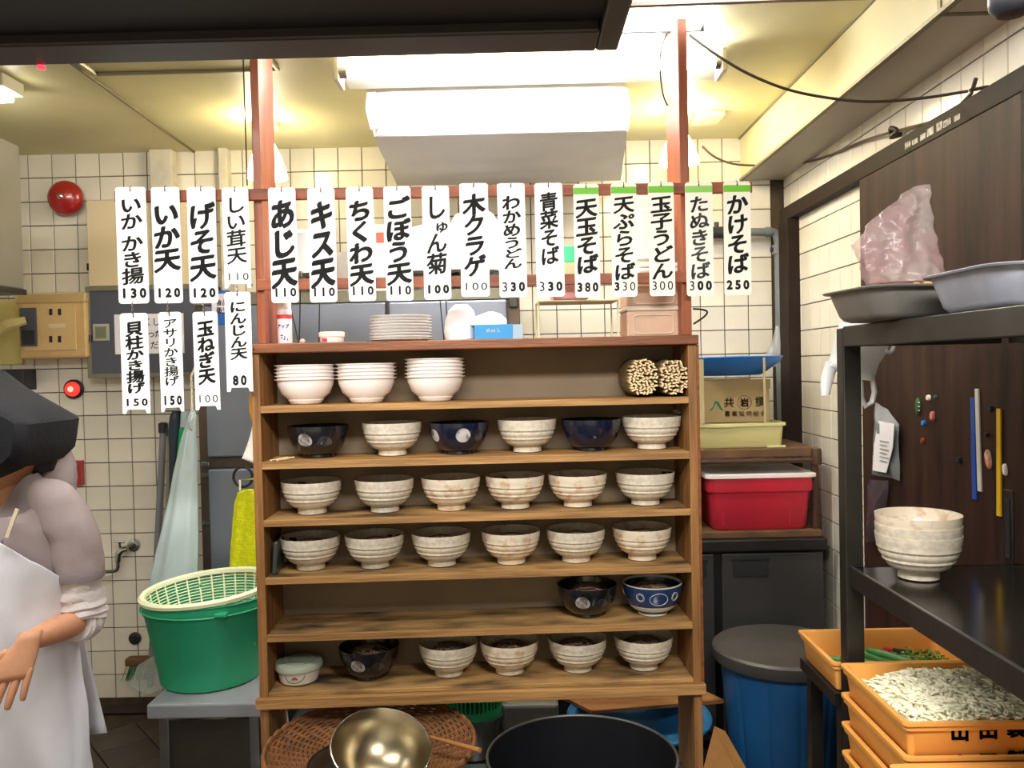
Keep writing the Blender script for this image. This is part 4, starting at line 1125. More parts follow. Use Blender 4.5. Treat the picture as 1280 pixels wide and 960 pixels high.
# ================================================================= things on the cabinet top board
TZ = topz1+.001
u, _ = uz(355, 420, .06); c = cab(u, .07, TZ)
o = thing('spray_can', 'slim white spray can with red and blue print on the top board', 'spray can', c, YAW)
hh = uz(355, 378, .06)[1]-TZ
MB().lathe([(.019, 0), (.0205, .002), (.0205, hh*.80), (.018, hh*.84)], 28).build('can', mat('can_white', '#eadfe4', .3), o, smooth=True, local=True)
MB().lathe([(.019, hh*.84), (.019, hh), (.017, hh+.004)], 24).build('cap', plastic_white, o, smooth=True, local=True)
def wrap_text(par, name, m, txt, z, s, r, bold=.03):
    mb = MB(); n = len(txt)
    for i, ch in enumerate(txt):
        th0 = (i-(n-1)/2)*s/r
        vs, fs, *_ = glyph(ch, bold, False)
        mb.add([((r)*math.sin(th0+(p.x-.5)*s/r), -r*math.cos(th0+(p.x-.5)*s/r), z+(p.y-.38)*s*1.1) for p in vs], fs)
    return mb.build(name, m, par, local=True)
wrap_text(o, 'blue_lettering', mat('print_blue', '#2b3f9e', .5), 'アップ', hh*.42, .0115, .0210, .05)
MB().lathe([(.0208, hh*.60), (.0208, hh*.70)], 28, cap=False).build('red_label', mat('label_red', '#c93a3a', .5), o, local=True)
MB().lathe([(.02075, hh*.34), (.02075, hh*.345)], 28, cap=False).build('pink_line', red_m, o, local=True)
mb = MB()
for (x, z, w_, h_) in ((0, .14, .011, .05), (-.004, .2, .008, .02), (.007, .1, .012, .03)):
    pts = []; 
    for (dx, dz) in ((-w_/2, -h_*hh/2*1.2), (w_/2, -h_*hh/2*2), (w_/2, h_*hh/2*2), (-w_/2, h_*hh/2)):
        th = (x+dx)/.0209; pts.append((.0209*math.sin(th), -.0209*math.cos(th), hh*z+dz))
    mb.add(pts, [(0, 1, 2, 3)])
mb.build('blue_shape', MATS['print_blue'], o, local=True)
u, _ = uz(415, 425, .06); c = cab(u, .06, TZ)
o = thing('small_tub', 'small white plastic tub with a red mark on the top board', 'tub', c, YAW)
hh = uz(415, 415, .06)[1]-TZ+.0
MB().lathe([(.029, 0), (.032, .004), (.033, hh*.55)], 28).build('cup', plastic_white, o, smooth=True, local=True)
MB().lathe([(.036, hh*.55), (.036, hh*.95), (.032, hh)], 28).build('lid', mat('tub_lid', '#e6decc', .4), o, smooth=True, local=True)
MB().box((-.022, -.0345, .004), (-.008, -.030, .012)).build('red_mark', red_m, o, local=True)
u, _ = uz(501, 420, .09)
ORD = ['bottom one', 'second from the bottom', 'third from the bottom', 'fourth from the bottom', 'the middle one', 'fourth from the top', 'third from the top', 'second from the top', 'top one']
plate_m = mat('white_foam_plate', '#fbf7f4', .55)
for i in range(9):
    c = cab(u, .09, TZ+i*.0082)
    one(MB().lathe([(.066, 0), (.074, .001), (.084, .0048), (.0885, .0052), (.0885, .0062), (.083, .0062), (.072, .0028), (0, .0026)], 36, c), 'foam_plate', plate_m, 'white round foam plate, %s in the stack on the top board' % ORD[i], 'plate', c, 'foam plates stacked on the top board', smooth=True)
for i, (x0_, y0_, x1_, y1_) in enumerate(((376, 345, 374, 428), (399.5, 378, 398.5, 428), (550, 375, 555, 424), (557.5, 377, 560, 424))):
    v = .155
    a, za = uz(x0_, y0_, v); b, zb = uz(x1_, y1_, v); q = cab(b, v, TZ)
    o = thing('metal_skewer', ['long dark skewer standing just right of the spray can', 'long dark skewer standing behind the small white tub', 'long dark skewer left one behind the white bag', 'long dark skewer right one behind the white bag'][i], 'skewer', q)
    MB().tube([q, cab(a, v, za)], .0018, 6).build('rod', cableblk, o)
    MB().tube([cab(a, v, za-.0), cab(a, v, za+.014)], .004, 8).build('tip', olive, o)
q = cab(uz(374, 427, .13)[0], .13, TZ)
one(MB().tube([cab(uz(364, 388, .15)[0], .15, uz(364, 388, .15)[1]), q], .002, 6), 'bent_wire', cableblk, 'dark slanting wire behind the spray can', 'wire', q)
q = cab(uz(378, 426, .10)[0], .10, TZ+.008)
one(MB().lathe([(.0, -.008), (.007, -.006), (.009, 0), (.005, .006), (0, .007)], 10, q), 'garlic_clove', mat('clove', '#c7a3a0', .6), 'tiny pinkish clove on the top board beside the small tub', 'clove', q, smooth=True)
# white bag + blue glove box + tissue
def cabrows(rows, v): return [(py, x0, x1) for py, x0, x1 in rows]
ybt = proj(cab(.55, .09, TZ))[1]
softbag('plastic_bag', 'white plastic bag standing on the top board left of the blue box', [(381, 568, 584), (388, 561, 592), (400, 557, 596), (414, 556, 597), (ybt-1, 558, 596)], cab(.55, .09, 0).y, .045, wrap_m, .006)
ua, _ = uz(593, 415, .02); ub, _ = uz(641, 415, .02); zt_ = uz(617, 405.5, .02)[1]
o = thing('glove_box', 'blue and grey glove box lettered size L on the top board', 'box', cab((ua+ub)/2, .07, TZ), YAW)
w_ = (ub-ua)
MB().box((-w_/2, -.05, 0), (w_/2, .05, zt_-TZ)).build('carton', bright_blue if False else mat('glove_blue', '#2b8fd0', .5), o, local=True, bev=.001)
MB().box((w_/2, -.049, 0), (w_/2+.028, .05, zt_-TZ-.001)).build('end_flap', mat('box_pale_blue', '#9db7c9', .6), o, local=True)
mb = MB()
for i, ch in enumerate('size L'):
    if ch != ' ': put(mb, ch, -.004+(i-2.5)*.0062+.006, (zt_-TZ)*.62, .014, .014, -.0505, .04, False)
mb.build('white_lettering', white_plate, o, local=True)
c = cab((ua+ub)/2-.01, .07, zt_+.001)
mb = MB(); mb.rings([[c+Vector((dx*s, dy*s, dz)) for dx, dy in ((-.05, -.03), (-.01, -.038), (.045, -.03), (.05, .03), (0, .035), (-.05, .03))] for s, dz in ((1, 0), (1.02, .012), (.7, .026), (.15, .036))])
for i, v_ in enumerate(mb.v): mb.v[i] = tuple(noisy(v_, 30, .006))
one(mb, 'paper_tissue', white_plate, 'crumpled white tissue lying on the blue glove box', 'tissue', c)
# wire rack with boxes
ra, _ = uz(673, 400, .06); rb2, _ = uz(771, 400, .06); rzt = uz(720, 376, .04)[1]
o = thing('wire_rack', 'small cream wire rack with a grey shelf on the top board', 'rack', cab((ra+rb2)/2, .1, TZ), YAW)
w_ = rb2-ra; hR = rzt-TZ
for x in (-w_/2, w_/2):
    for y in (-.06, .06): MB().tube([(x, y, 0), (x, y, hR)], .0028, 8).build('leg', mat('cream_wire', '#d9d2ae', .5), o, local=True)
for y in (-.06, .06): MB().tube([(-w_/2, y, hR), (w_/2, y, hR)], .003, 8).build('side_wire', MATS['cream_wire'], o, local=True)
for x in (-w_/2, w_/2): MB().tube([(x, -.06, hR), (x, .06, hR)], .003, 8).build('end_wire', MATS['cream_wire'], o, local=True)
MB().box((-w_/2+.004, -.058, hR-.002), (w_/2-.004, .058, hR+.001)).build('shelf_plate', mat('rack_grey', '#a59f86', .5), o, local=True)
def rbox(n, label, xa, xb, za, zb, m, d=.05, cat='box'):
    a, z1 = uz(xa, za, .06); b, z0 = uz(xb, zb, .06)
    q = cab((a+b)/2, .09, z0)
    return tag(MB().box((-(b-a)/2, -d, 0), ((b-a)/2, d, z1-z0)).build(n, m, None, origin=tuple(q), rz=YAW, local=True, bev=.003), label, cat)
zr = uz(720, 373.0, .06)[1]
py_t = proj(cab((ra+rb2)/2, .06, rzt+.005))[1]
rbox('pink_tray', 'pink plastic tray lowest in the pile on the wire rack', 690, 735, 357, py_t, mat('pink_plastic', '#df9a9c', .4), cat='tray')
rbox('cream_tray', 'cream box in the middle of the pile on the wire rack', 688, 733, 329, 356.6, mat('cream_box', '#cdbf98', .5))
rbox('teal_box', 'teal green plastic box topping the pile on the wire rack', 689, 726, 309, 328.6, mat('teal_plastic', '#2fb98b', .4))
# food containers at right end
def fcont(xa, xb, y0, y1, v0, v1, label, dirty=True):
    a, zt1 = uz(xa, y0, v0); b, zb1 = uz(xb, y1, v0)
    q = cab((a+b)/2, v0, zb1); w2 = (b-a)/2; h = zt1-zb1; d = v1-v0
    o = thing('food_container', label, 'container', q, YAW, 'cloudy food containers at the right end of the top board')
    MB().box((-w2*.96, .002, 0), (w2*.96, d, h*.85)).build('body', mat('cloudy_plastic', '#c9a58c', .45, var=.12, scale=12), o, local=True, bev=.006)
    MB().box((-w2, 0, h*.85), (w2, d+.002, h)).build('lid', mat('cloudy_lid', '#d8cfbf', .4), o, local=True, bev=.004)
    pts = []
    for (cx, cz, a0) in ((w2*.72-.012, h*.66-.004, 0), (-w2*.72+.012, h*.66-.004, 90), (-w2*.72+.012, h*.2, 180), (w2*.72-.012, h*.2, 270)):
        for k in range(4): t = R(a0+k*30); pts.append((cx+.012*math.cos(t), -.0005, cz+.008*math.sin(t)))
    MB().tube(pts, .0014, 4, closed=True).build('embossed_frame', MATS['cloudy_lid'], o, local=True)
yb2 = proj(cab(1.08, .05, TZ))[1]
fcont(782, 851.5, 383, yb2, .05, .18, 'cloudy food container, lower one at the right end of the top board')
fcont(782, 851.5, 347, 382.6, .05, .18, 'cloudy food container, upper one at the right end of the top board')
for i in range(3):
    a, _ = uz(798, 340, .06); b, _ = uz(849, 340, .06); z = uz(820, 346.5, .06)[1]
    q = cab((a+b)/2, .10, z+.0005+i*.0135)
    tag(MB().box((-(b-a)/2, -.05, 0), ((b-a)/2, .05, .0125)).build('white_tray', foam_m, None, origin=tuple(q), rz=YAW, local=True, bev=.004), 'flat white tray, %s of three above the food containers' % ['lowest', 'middle', 'top'][i], 'tray', 'flat white trays on the food containers')
q = cab(uz(817, 325, .10)[0], .10, uz(820, 325, .10)[1])
rows = [(262, 797, 815), (268, 790, 832), (290, 788, 836), (324.5, 790, 834)]
softbag('paper_bag', 'white paper bag above the flat trays by the right post', rows, q.y, .04, white_plate2, .004)

# ================================================================= below the cabinet
x0, x1 = cab(-.10, 0, 0).x, cab(W+.02, 0, 0).x
o = thing('work_table', 'low stainless work table under the cabinet and the pots', 'table', ((x0+x1)/2, 2.0, 0))
MB().box((x0, 1.5, PZ-.03), (x1, 2.52, PZ-.001)).build('top', steel, o, bev=.003)
for x in (x0+.05, x1-.05):
    for y in (1.55, 2.47): MB().cbox((x, y, (PZ-.03)/2), (.04, .04, PZ-.03)).build('leg', steel, o)
o = thing('low_shelf', 'dark low shelf behind the cabinet legs', 'shelf', (0, 2.8, 0))
MB().box((-.72, 2.57, .19), (.58, 3.04, .22)).build('board', darksteel, o)
for x in (-.70, .56):
    for y in (2.58, 3.0): MB().cbox((x, y, .095), (.03, .03, .19)).build('leg', darksteel, o)
# black stock pot
pc = at(719, 892, 2.15); cx_, cy_ = pc.x, 1.93; zr_ = at(719, 893, 2.15).z; Rp = .221
o = thing('stock_pot', 'big black stock pot in front of the cabinet', 'pot', (cx_, cy_, PZ))
h = zr_-PZ
MB().lathe([(Rp*.94, 0), (Rp, .02), (Rp, h-.004), (Rp*.975, h-.004), (Rp*.975, .02), (0, .012)], 72, (cx_, cy_, PZ)).build('body', black_pot, o, smooth=True)
MB().tube([(cx_+Rp*.99*math.cos(t*PI/48), cy_+Rp*.99*math.sin(t*PI/48), PZ+h-.002) for t in range(96)], .0032, 8, closed=True).build('rim', rim_m, o, smooth=True)
for s in (-1, 1): MB().tube([(cx_+s*Rp, cy_-.04, PZ+h*.8), (cx_+s*(Rp+.035), cy_-.03, PZ+h*.8), (cx_+s*(Rp+.035), cy_+.03, PZ+h*.8), (cx_+s*Rp, cy_+.04, PZ+h*.8)], .006, 8).build('handle', black_pot, o)
# support pot + wicker tray
wx = at(463, 900, 2.17).x; wz = .485
o = thing('aluminium_pot', 'squat aluminium pot holding up the wicker tray', 'pot', (wx, 2.17, PZ))
MB().lathe([(.15, 0), (.155, .01), (.155, wz-PZ-.006), (.150, wz-PZ-.006), (.15, .012), (0, .01)], 40, (wx, 2.17, PZ)).build('body', potm, o, smooth=True)
MB().tube([(wx+.153*math.cos(t*PI/20), 2.17+.153*math.sin(t*PI/20), wz-.006) for t in range(40)], .004, 6, closed=True).build('rim', potm, o)
o = thing('wicker_tray', 'round brown woven wicker tray below the cabinet', 'basket', (wx, 2.17, wz)); o.rotation_euler = (R(1.5), 0, 0)
mb = MB(); RW = .272
def wzf(r): return .004+.035*(r/RW)**3
for i in range(38):
    r_ = .03+i*(RW-.035)/38
    mb.tube([(r_*math.cos(t*PI/48), r_*math.sin(t*PI/48), wzf(r_)+.0022*math.sin(t*PI/2+PI*(i % 2))) for t in range(96)], .0035, 4, closed=True)
s = mb.build('weave', wicker_m, o, local=True); s['kind'] = 'stuff'
mb = MB()
for i in range(48):
    a_ = 2*PI*i/48; mb.tube([(r_*math.cos(a_), r_*math.sin(a_), wzf(r_)) for r_ in (.02, .1, .16, .21, .245, .268)], .0028, 4)
s = mb.build('spoke', wicker_m, o, local=True); s['kind'] = 'stuff'
for i in range(2):
    MB().tube([((RW-.002)*math.cos(t*PI/60), (RW-.002)*math.sin(t*PI/60), wzf(RW)+.005*math.sin(t*PI/3+PI*i)) for t in range(120)], .0062, 6, closed=True).build('rim_binding', wicker_m, o, local=True, smooth=True)
# dark pan and steel bowl in the tray
px_ = at(452, 950, 2.03).x; pzz = wz+.018
o = thing('dark_pan', 'dark round pan lying in the wicker tray under the metal bowl', 'pan', (px_, 2.05, pzz))
MB().lathe([(.11, 0), (.128, .012), (.133, .03), (.136, .031), (.130, .031), (.108, .006), (0, .005)], 44, (px_, 2.05, pzz)).build('body', mat('pan_dark', '#57493c', .4, .6), o, smooth=True)
MB().tube([(px_+.134*math.cos(t*PI/30), 2.05+.134*math.sin(t*PI/30), pzz+.031) for t in range(60)], .003, 6, closed=True).build('rim', mat('pan_rim', '#3a2f28', .4, .6), o)
bx = at(474, 940, 2.0)
o = thing('metal_bowl', 'shiny brassy metal bowl tipped toward the viewer in the wicker tray', 'bowl', (bx.x, 1.985, pzz+.046)); o.rotation_euler = (R(21), R(12), 0)
pr = [(.0, -.030), (.03, -.029), (.06, -.018), (.088, .004), (.106, .034), (.117, .066), (.120, .068), (.1185, .070), (.114, .066), (.103, .036), (.085, .008), (.058, -.014), (.03, -.0245), (0, -.026)]
MB().lathe(pr, 64, cap=False).build('body', brass, o, smooth=True, local=True)
MB().tube([(.1185*math.cos(t*PI/36), .1185*math.sin(t*PI/36), .069) for t in range(72)], .0018, 6, closed=True).build('rim', chrome, o, local=True, smooth=True)
a = at(530, 919, 2.14); b = at(600, 938, 2.0)
a.z = max(a.z, wz+.03)
one(MB().tube([a, (a+b)/2, b], [.004, .0055, .006], 8), 'wooden_stick', mat('stick_wood', '#a5713c', .6), 'brown wooden stick lying across the wicker tray behind the metal bowl', 'stick', a, smooth=True)
# behind the legs
LZ = .221
p = at(590, 876, 2.78)
o = thing('steel_basin', 'steel basin under the green colander', 'basin', (p.x, 2.78, LZ))
hb = max(.05, at(590, 905, 2.68).z-LZ)
MB().lathe([(.08, 0), (.09, .004), (.1, hb*.8), (.106, hb), (.1, hb), (.09, .01), (0, .006)], 36, (p.x, 2.78, LZ)).build('body', steel, o, smooth=True)
o = thing('green_colander', 'small green plastic colander set in the steel basin', 'colander', (p.x, 2.78, LZ+hb+.001))
mb = MB(); mb.lathe([(.0, .001), (.097, .001), (.100, .004), (.100, .03), (.096, .032)], 40, (p.x, 2.78, LZ+hb-.001)); mb.lathe([(.097, .075), (.104, .077), (.104, .082), (.097, .082)], 40, (p.x, 2.78, LZ+hb)); mb.build('rings', mat('colander_green', '#1f9c63', .45), o)
mb = MB()
for i in range(44):
    a_ = 2*PI*i/44; mb.tube([(p.x+.098*math.cos(a_), 2.78+.098*math.sin(a_), LZ+hb+.006), (p.x+.101*math.cos(a_), 2.78+.101*math.sin(a_), LZ+hb+.077)], .0028, 4)
s = mb.build('slat', MATS['colander_green'], o); s['kind'] = 'stuff'
x0, x1, z0, z1 = rect(628, 697, 868, 905, 2.85)
one(MB().box((x0, 2.76, LZ), (x1, 3.0, z1)), 'grey_box', mat('grey_plastic', '#6b6a68', .5), 'grey plastic box on the low shelf right of the colander', 'box', ((x0+x1)/2, 2.88, LZ), bev=.01)
yb3 = proj((at(520, 900, 2.85).x, 2.85, LZ))[1]
softbag('cream_sack', 'cream cloth sack on the low shelf left of the colander', [(874, 492, 548), (885, 486, 552), (905, 484, 554), (940, 486, 552), (yb3, 490, 548)], 2.85, .09, mat('cream_sack', '#8f8a66', .8, bump=.3), .012)
x0, x1, z0, z1 = rect(372, 480, 886, 940, 2.8)
one(MB().box((x0, 2.7, LZ), (x1, 2.98, z1)), 'black_crate', dark_m, 'black crate on the low shelf behind the left cabinet leg', 'crate', ((x0+x1)/2, 2.84, LZ), bev=.006)
a = at(356, 884, 2.6); b = at(360, 912, 2.6)
one(MB().tube([a, b, b+Vector((0, 0, -.06))], .006, 8), 'marker_stick', mat('blue_white_stick', '#9fb9cf', .5), 'small blue and white stick behind the left cabinet leg', 'stick', b+Vector((0, 0, -.06)))
p = at(800, 885, 2.76)
o = thing('blue_tub', 'round blue plastic tub under the wooden board', 'tub', (p.x, 2.80, LZ))
hb = at(890, 898, 2.76).z-LZ
MB().lathe([(.17, 0), (.18, .004), (.215, hb-.01), (.235, hb-.008), (.237, hb), (.213, hb), (.175, .01), (0, .008)], 56, (p.x, 2.80, LZ)).build('body', mat('tub_blue', '#22618f', .45), o, smooth=True)
MB().tube([(p.x+.236*math.cos(t*PI/30), 2.8+.236*math.sin(t*PI/30), LZ+hb-.002) for t in range(60)], .006, 8, closed=True).build('rim', MATS['tub_blue'], o, smooth=True)
zb = LZ+hb+.004
pts = [at_z(x, y, zb) for x, y in ((740, 893), (905, 879), (880, 867), (690, 868))]
mb = MB().slab([(q.x, q.y) for q in pts], zb, zb+.012)
one(mb, 'wooden_board', mat('board_wood', '#9a6a3c', .6, col2='#774b28', scale=8, stretch=(.5, 4, 4)), 'thin wooden board laid across the blue tub', 'board', (pts[0].x, pts[0].y, zb))
a = at(880, 958, 2.52); b = at(893, 910, 2.54); c = at(925, 975, 2.50)
z0 = .0
o = thing('orange_carton', 'folded orange cardboard carton standing right of the cabinet leg', 'carton', (a.x+.02, 2.54, .0))
q1, q2, q3, q4 = at(866, 1010, 2.50), at(893, 908, 2.52), at(942, 1010, 2.47), at(906, 914, 2.53)
MB().add([q1, q2, q3], [(0, 2, 1)]).build('front_flap', orange_board, o, solid=.004)
MB().add([q2, q4, at(960, 1010, 2.52), q3], [(0, 3, 2, 1)]).build('side_flap', orange_board, o, solid=.004)
q5 = at(906, 1010, 2.5)
MB().box((q1.x, 2.47, 0), (q3.x, 2.55, q1.z)).build('carton_body', orange_board, o)

# ================================================================= RIGHT BACK CORNER
UY = 3.10
wz_ = at(960, 674, UY).z; x1 = at(1035, 680, UY).x
x0 = .10
o = thing('counter_fridge', 'dark steel under counter fridge in the right back corner', 'fridge', ((x0+x1)/2, 3.4, 0))
MB().box((x0, UY, wz_-.045), (x1, 3.60, wz_)).build('worktop', darksteel, o, bev=.006)
MB().box((x0+.01, UY+.035, .08), (x1-.01, 3.67, wz_-.045)).build('body', mat('fridge_dark', '#2f2f30', .4, .6), o)
a = [at(px, 740, UY).x for px in (878, 894, 904, 1031)]
for xa, xb in ((a[0]-.3, a[1]), (a[2], a[3])):
    dr = MB().box((xa, UY+.012, .12), (xb, UY+.034, wz_-.055)).build('door', mat('door_dark_steel', '#4b4a4a', .4, .5, var=.15, scale=4), o, bev=.004)
    hx0 = xa+.04 if xa > .7 else xb-.16
    hzc = at(935, 711, UY).z
    MB().box((hx0, UY+.008, hzc-.032), (hx0+.13, UY+.0125, hzc+.032)).build('handle_recess', ink, dr, bev=.002)
    MB().box((hx0-.006, UY+.006, hzc+.028), (hx0+.136, UY+.014, hzc+.038)).build('handle_lip', chrome if False else darksteel, dr, bev=.002)
q = at(1020, 682, UY)
MB().box((q.x-.045, UY-.002, wz_-.032), (q.x+.03, UY+.001, wz_-.018)).build('name_plate', ink, o)
for x in (x0+.06, x1-.06):
    for y in (UY+.08, 3.6): MB().lathe([(.018, 0), (.018, .08)], 10, (x, y, 0)).build('foot', darksteel, o)
bz = wz_+.001
q0 = at(880, 668, UY+.02); q1 = at(1028, 668, UY+.02)
one(MB().box((.56, UY+.02, bz), (q1.x, 3.59, bz+.025)), 'dark_board', rust_m, 'dark wooden board under the red container on the counter fridge', 'board', ((q0.x+q1.x)/2, 3.3, bz), bev=.003)
bz += .026
# shelf with pipe legs
sz0 = at(950, 572, 3.14).z; sz1 = at(950, 561, 3.14).z
xr_ = at(1027, 570, 3.14).x
o = thing('small_shelf', 'rusty little pipe-leg shelf over the red container', 'shelf', ((.75+xr_)/2, 3.35, bz))
for y0_, y1_ in ((3.14, 3.26), (3.265, 3.39), (3.395, 3.52)):
    MB().box((.56, y0_, sz0), (xr_-.01, y1_, sz1)).build('plank', rust_m, o, bev=.003)
for x, y in ((xr_-.02, 3.16), (xr_-.02, 3.50), (.585, 3.16), (.585, 3.50)):
    MB().tube([(x, y, bz), (x, y, sz0-.005)], .014, 10).build('leg', mat('rust_pipe', '#4c3426', .6, .3), o, smooth=True)
MB().lathe([(.018, -.03), (.02, -.02), (.02, .02), (.016, .03)], 12, (xr_-.02, 3.14, sz0)).build('pipe_joint', MATS['rust_pipe'], o, smooth=True)
MB().tube([(.585, 3.14, sz0-.012), (xr_-.02, 3.14, sz0-.012)], .011, 8).build('front_pipe', MATS['rust_pipe'], o, smooth=True)
# red container
x0, x1, _, z1 = rect(887, 1017, 590, 662, 3.13)
z1 = at(950, 592, 3.13).z
o = thing('red_container', 'red plastic storage container with a white lid on the counter fridge', 'container', ((x0+x1)/2, 3.33, bz))
hh = z1-bz
def rr_poly(x0, x1, y0, y1, r=.02, n=4):
    pts = []
    for cx, cy, a0 in ((x1-r, y0+r, -90), (x1-r, y1-r, 0), (x0+r, y1-r, 90), (x0+r, y0+r, 180)):
        for q in range(n+1): t = R(a0+90*q/n); pts.append((cx+r*math.cos(t), cy+r*math.sin(t)))
    return pts
mb = MB(); rs = []
for z, g in ((0, .018), (.01, .012), (hh*.68, .002), (hh*.68, -.006), (hh*.72, -.008), (hh*.93, -.006)):
    rs.append([Vector((x, y, bz+z)) for x, y in rr_poly(x0+g+.004, x1-g-.004, 3.13+g, 3.52-g, .03)])
mb.rings(rs).build('tub', red_m, o, smooth=True)
rs = []
for z, g in ((.92, -.010), (.93, -.014), (.985, -.014), (1.0, -.006), (1.0, .01), (.985, .014)):
    rs.append([Vector((x, y, bz+hh*z)) for x, y in rr_poly(x0+g, x1-g, 3.13+g, 3.52-g, .03)])
MB().rings(rs).build('lid', plastic_white, o, smooth=True)
MB().box((x0+.05, 3.1375, bz+.02), (x0+.055, 3.142, bz+hh*.66)).build('moulded_line', red_m, o)
MB().box((x1-.09, 3.1375, bz+.02), (x1-.086, 3.142, bz+hh*.66)).build('moulded_line', red_m, o)
one(MB().box((x0-.075, 3.2, bz), (x0-.02, 3.5, bz+.2)), 'grey_canister', mat('canister_grey', '#9b958c', .5), 'greyish plastic canister left of the red container', 'canister', (x0-.05, 3.35, bz), bev=.01)
# crate, box, blue basin on the shelf
x0, x1, _, _ = rect(872, 982, 525, 556, 3.17); x0 -= .1
cz0_ = sz1+.001; cz1_ = at(930, 529, 3.17).z
o = thing('yellow_crate', 'pale yellow plastic crate on the rusty little shelf', 'crate', ((x0+x1)/2, 3.32, cz0_))
hh = cz1_-cz0_; rs = []
for z, g in ((0, .014), (.006, .010), (hh-.012, .004), (hh-.012, -.004), (hh, -.004), (hh, .004), (hh-.01, .008), (.008, .016)):
    rs.append([Vector((x, y, cz0_+z)) for x, y in rr_poly(x0+g, x1-g, 3.17+g, 3.48-g, .015)])
MB().rings(rs).build('tub', yellow_crate, o, smooth=True)
MB().box((x1-.07, 3.172, cz0_), (x1-.0, 3.176, cz0_+.008)).build('corner_foot', yellow_crate, o)
MB().box((x0+.14, 3.163, cz1_-.014), (x0+.24, 3.168, cz1_-.006)).build('handle_lip', yellow_crate, o)
x0, x1, _, _ = rect(874, 962, 480, 526, 3.2)
bz0_ = cz1_+.001; bz1_ = at(920, 486, 3.2).z
o = thing('cardboard_box', 'brown cardboard box with green printing on the yellow crate', 'box', ((x0+x1)/2, 3.32, bz0_))
MB().box((x0, 3.2, bz0_), (x1, 3.44, bz1_)).build('carton', cardboard, o, bev=.002)
MB().box((x0+.003, 3.199, bz1_-.002), (x1+.004, 3.203, bz1_+.035)).build('front_flap', cardboard, o)
o_fl = MB().add([(x0, 3.44, bz1_), (x1, 3.44, bz1_), (x1+.01, 3.5, bz1_+.03), (x0, 3.5, bz1_+.03)], [(0, 1, 2, 3)]).build('rear_flap', cardboard, o, solid=.004)
yy = 3.1985
mb = MB()
def pr_(ch, px, py, s, w_=.012, mbx=None):
    q = at(px, py, 3.2); put(mbx or mb, ch, q.x, q.z, s, s, yy, w_, False)
grn = mat('print_green', '#2f6b4b', .7)
pr_('共', 911, 503, .040); pr_('撰', 950, 502, .040); mb.build('green_characters', mat('print_green_pale', '#6f7d55', .7), o)
mb = MB(); pr_('岩', 930.5, 503, .034, .03); mb.build('maroon_character', mat('print_maroon', '#4a3a30', .7), o)
q = at(930.5, 503, 3.2); MB().tube([(q.x+.026*math.cos(t*PI/14), yy+.001, q.z+.026*math.sin(t*PI/14)) for t in range(28)], .0009, 4, closed=True).build('printed_circle', MATS['print_maroon'], o)
q = at(895, 509, 3.2)
mb = MB().prism([(q.x-.026, q.z-.012), (q.x-.016, q.z-.012), (q.x+.0, q.z+.016), (q.x+.004, q.z+.008), (q.x+.010, q.z+.0), (q.x+.018, q.z-.012), (q.x+.026, q.z-.012), (q.x+.008, q.z+.022), (q.x-.004, q.z+.024), (q.x-.014, q.z+.0)][::-1], yy-.0003, yy)
mb.build('green_emblem', grn, o)
mb = MB()
for i, ch in enumerate('農業協同組合'): pr_(ch, 909+i*9, 517, .022, .012)
mb.build('small_lettering', mat('print_tan', '#7a5f3a', .7), o)
pcx = at(905, 455, 3.3)
q = at(905, 447, 3.3); zb = max(bz1_+.036, at(905, 470, 3.15).z)
o = thing('blue_basin', 'wide bright blue plastic basin on top of the cardboard box', 'basin', (q.x, 3.34, zb))
hh = q.z-zb; rb_b = at(975, 447, 3.34).x-q.x
MB().lathe([(rb_b*.62, 0), (rb_b*.68, .004), (rb_b*.94, hh*.7), (rb_b*.97, hh*.82), (rb_b, hh), (rb_b*.985, hh+.002), (rb_b*.95, hh*.85), (rb_b*.66, .012), (0, .01)], 64, (q.x, 3.34, zb), cap=True).build('body', bright_blue, o, smooth=True)
MB().tube([(q.x+rb_b*.99*math.cos(t*PI/32), 3.34+rb_b*.99*math.sin(t*PI/32), zb+hh) for t in range(64)], .004, 6, closed=True).build('rim', bright_blue, o, smooth=True)
for i, (px, wd, y0_, y1_) in enumerate(((876, 7, 449, 500), (955, 2.5, 447, 477))):
    x0, x1, z0, z1 = rect(px-wd/2, px+wd/2, y0_, y1_, 3.13)
    z0 = bz0_ if i == 0 else bz1_
    one(MB().box((x0, 3.125, cz1_+.002), (x1, 3.131, z1)), 'cardboard_strip', mat('strip_card', '#b7a67c', .8), ['wide tan cardboard strip in front of the blue basin, at its left', 'narrow tan cardboard strip in front of the blue basin, at its right'][i], 'strip', ((x0+x1)/2, 3.128, cz1_+.002))
# pipe with valve
yy = WF-.05
p0 = at(890, 291, yy); p1 = at(960, 290, yy); p2 = at(973, 303, yy); p3 = at(974, 560, yy)
o = thing('water_pipe', 'grey water pipe with elbow and black valve in the back right corner', 'pipe', (p3.x, yy, p3.z))
MB().tube([p0+Vector((-.06, 0, 0)), p0, p1]+smoothpath([p1, (p1+Vector((.03, 0, -.006))), p2], 5)+[p2], .018, 12).build('horizontal_pipe', grey_pipe, o, smooth=True)
MB().tube([p2, Vector((p2.x+.003, yy, wz_+.03))], .019, 12).build('vertical_pipe', grey_pipe, o, smooth=True)
MB().tube([p0, p0+Vector((.05, 0, 0))], .026, 12).build('coupling', dark_m, o, smooth=True)
MB().tube([p0+Vector((.02, 0, .02)), p0+Vector((.02, 0, .045))], .010, 8).build('valve_knob', dark_m, o)
MB().tube([p1+Vector((-.01, 0, 0)), p1+Vector((.012, 0, 0))], .0225, 12).build('collar', grey_pipe, o, smooth=True)
q = at(972, 312, yy)
MB().tube([q+Vector((-.03, 0, 0)), q+Vector((.03, 0, 0))], .011, 8).build('clamp', dark_m, o, smooth=True)
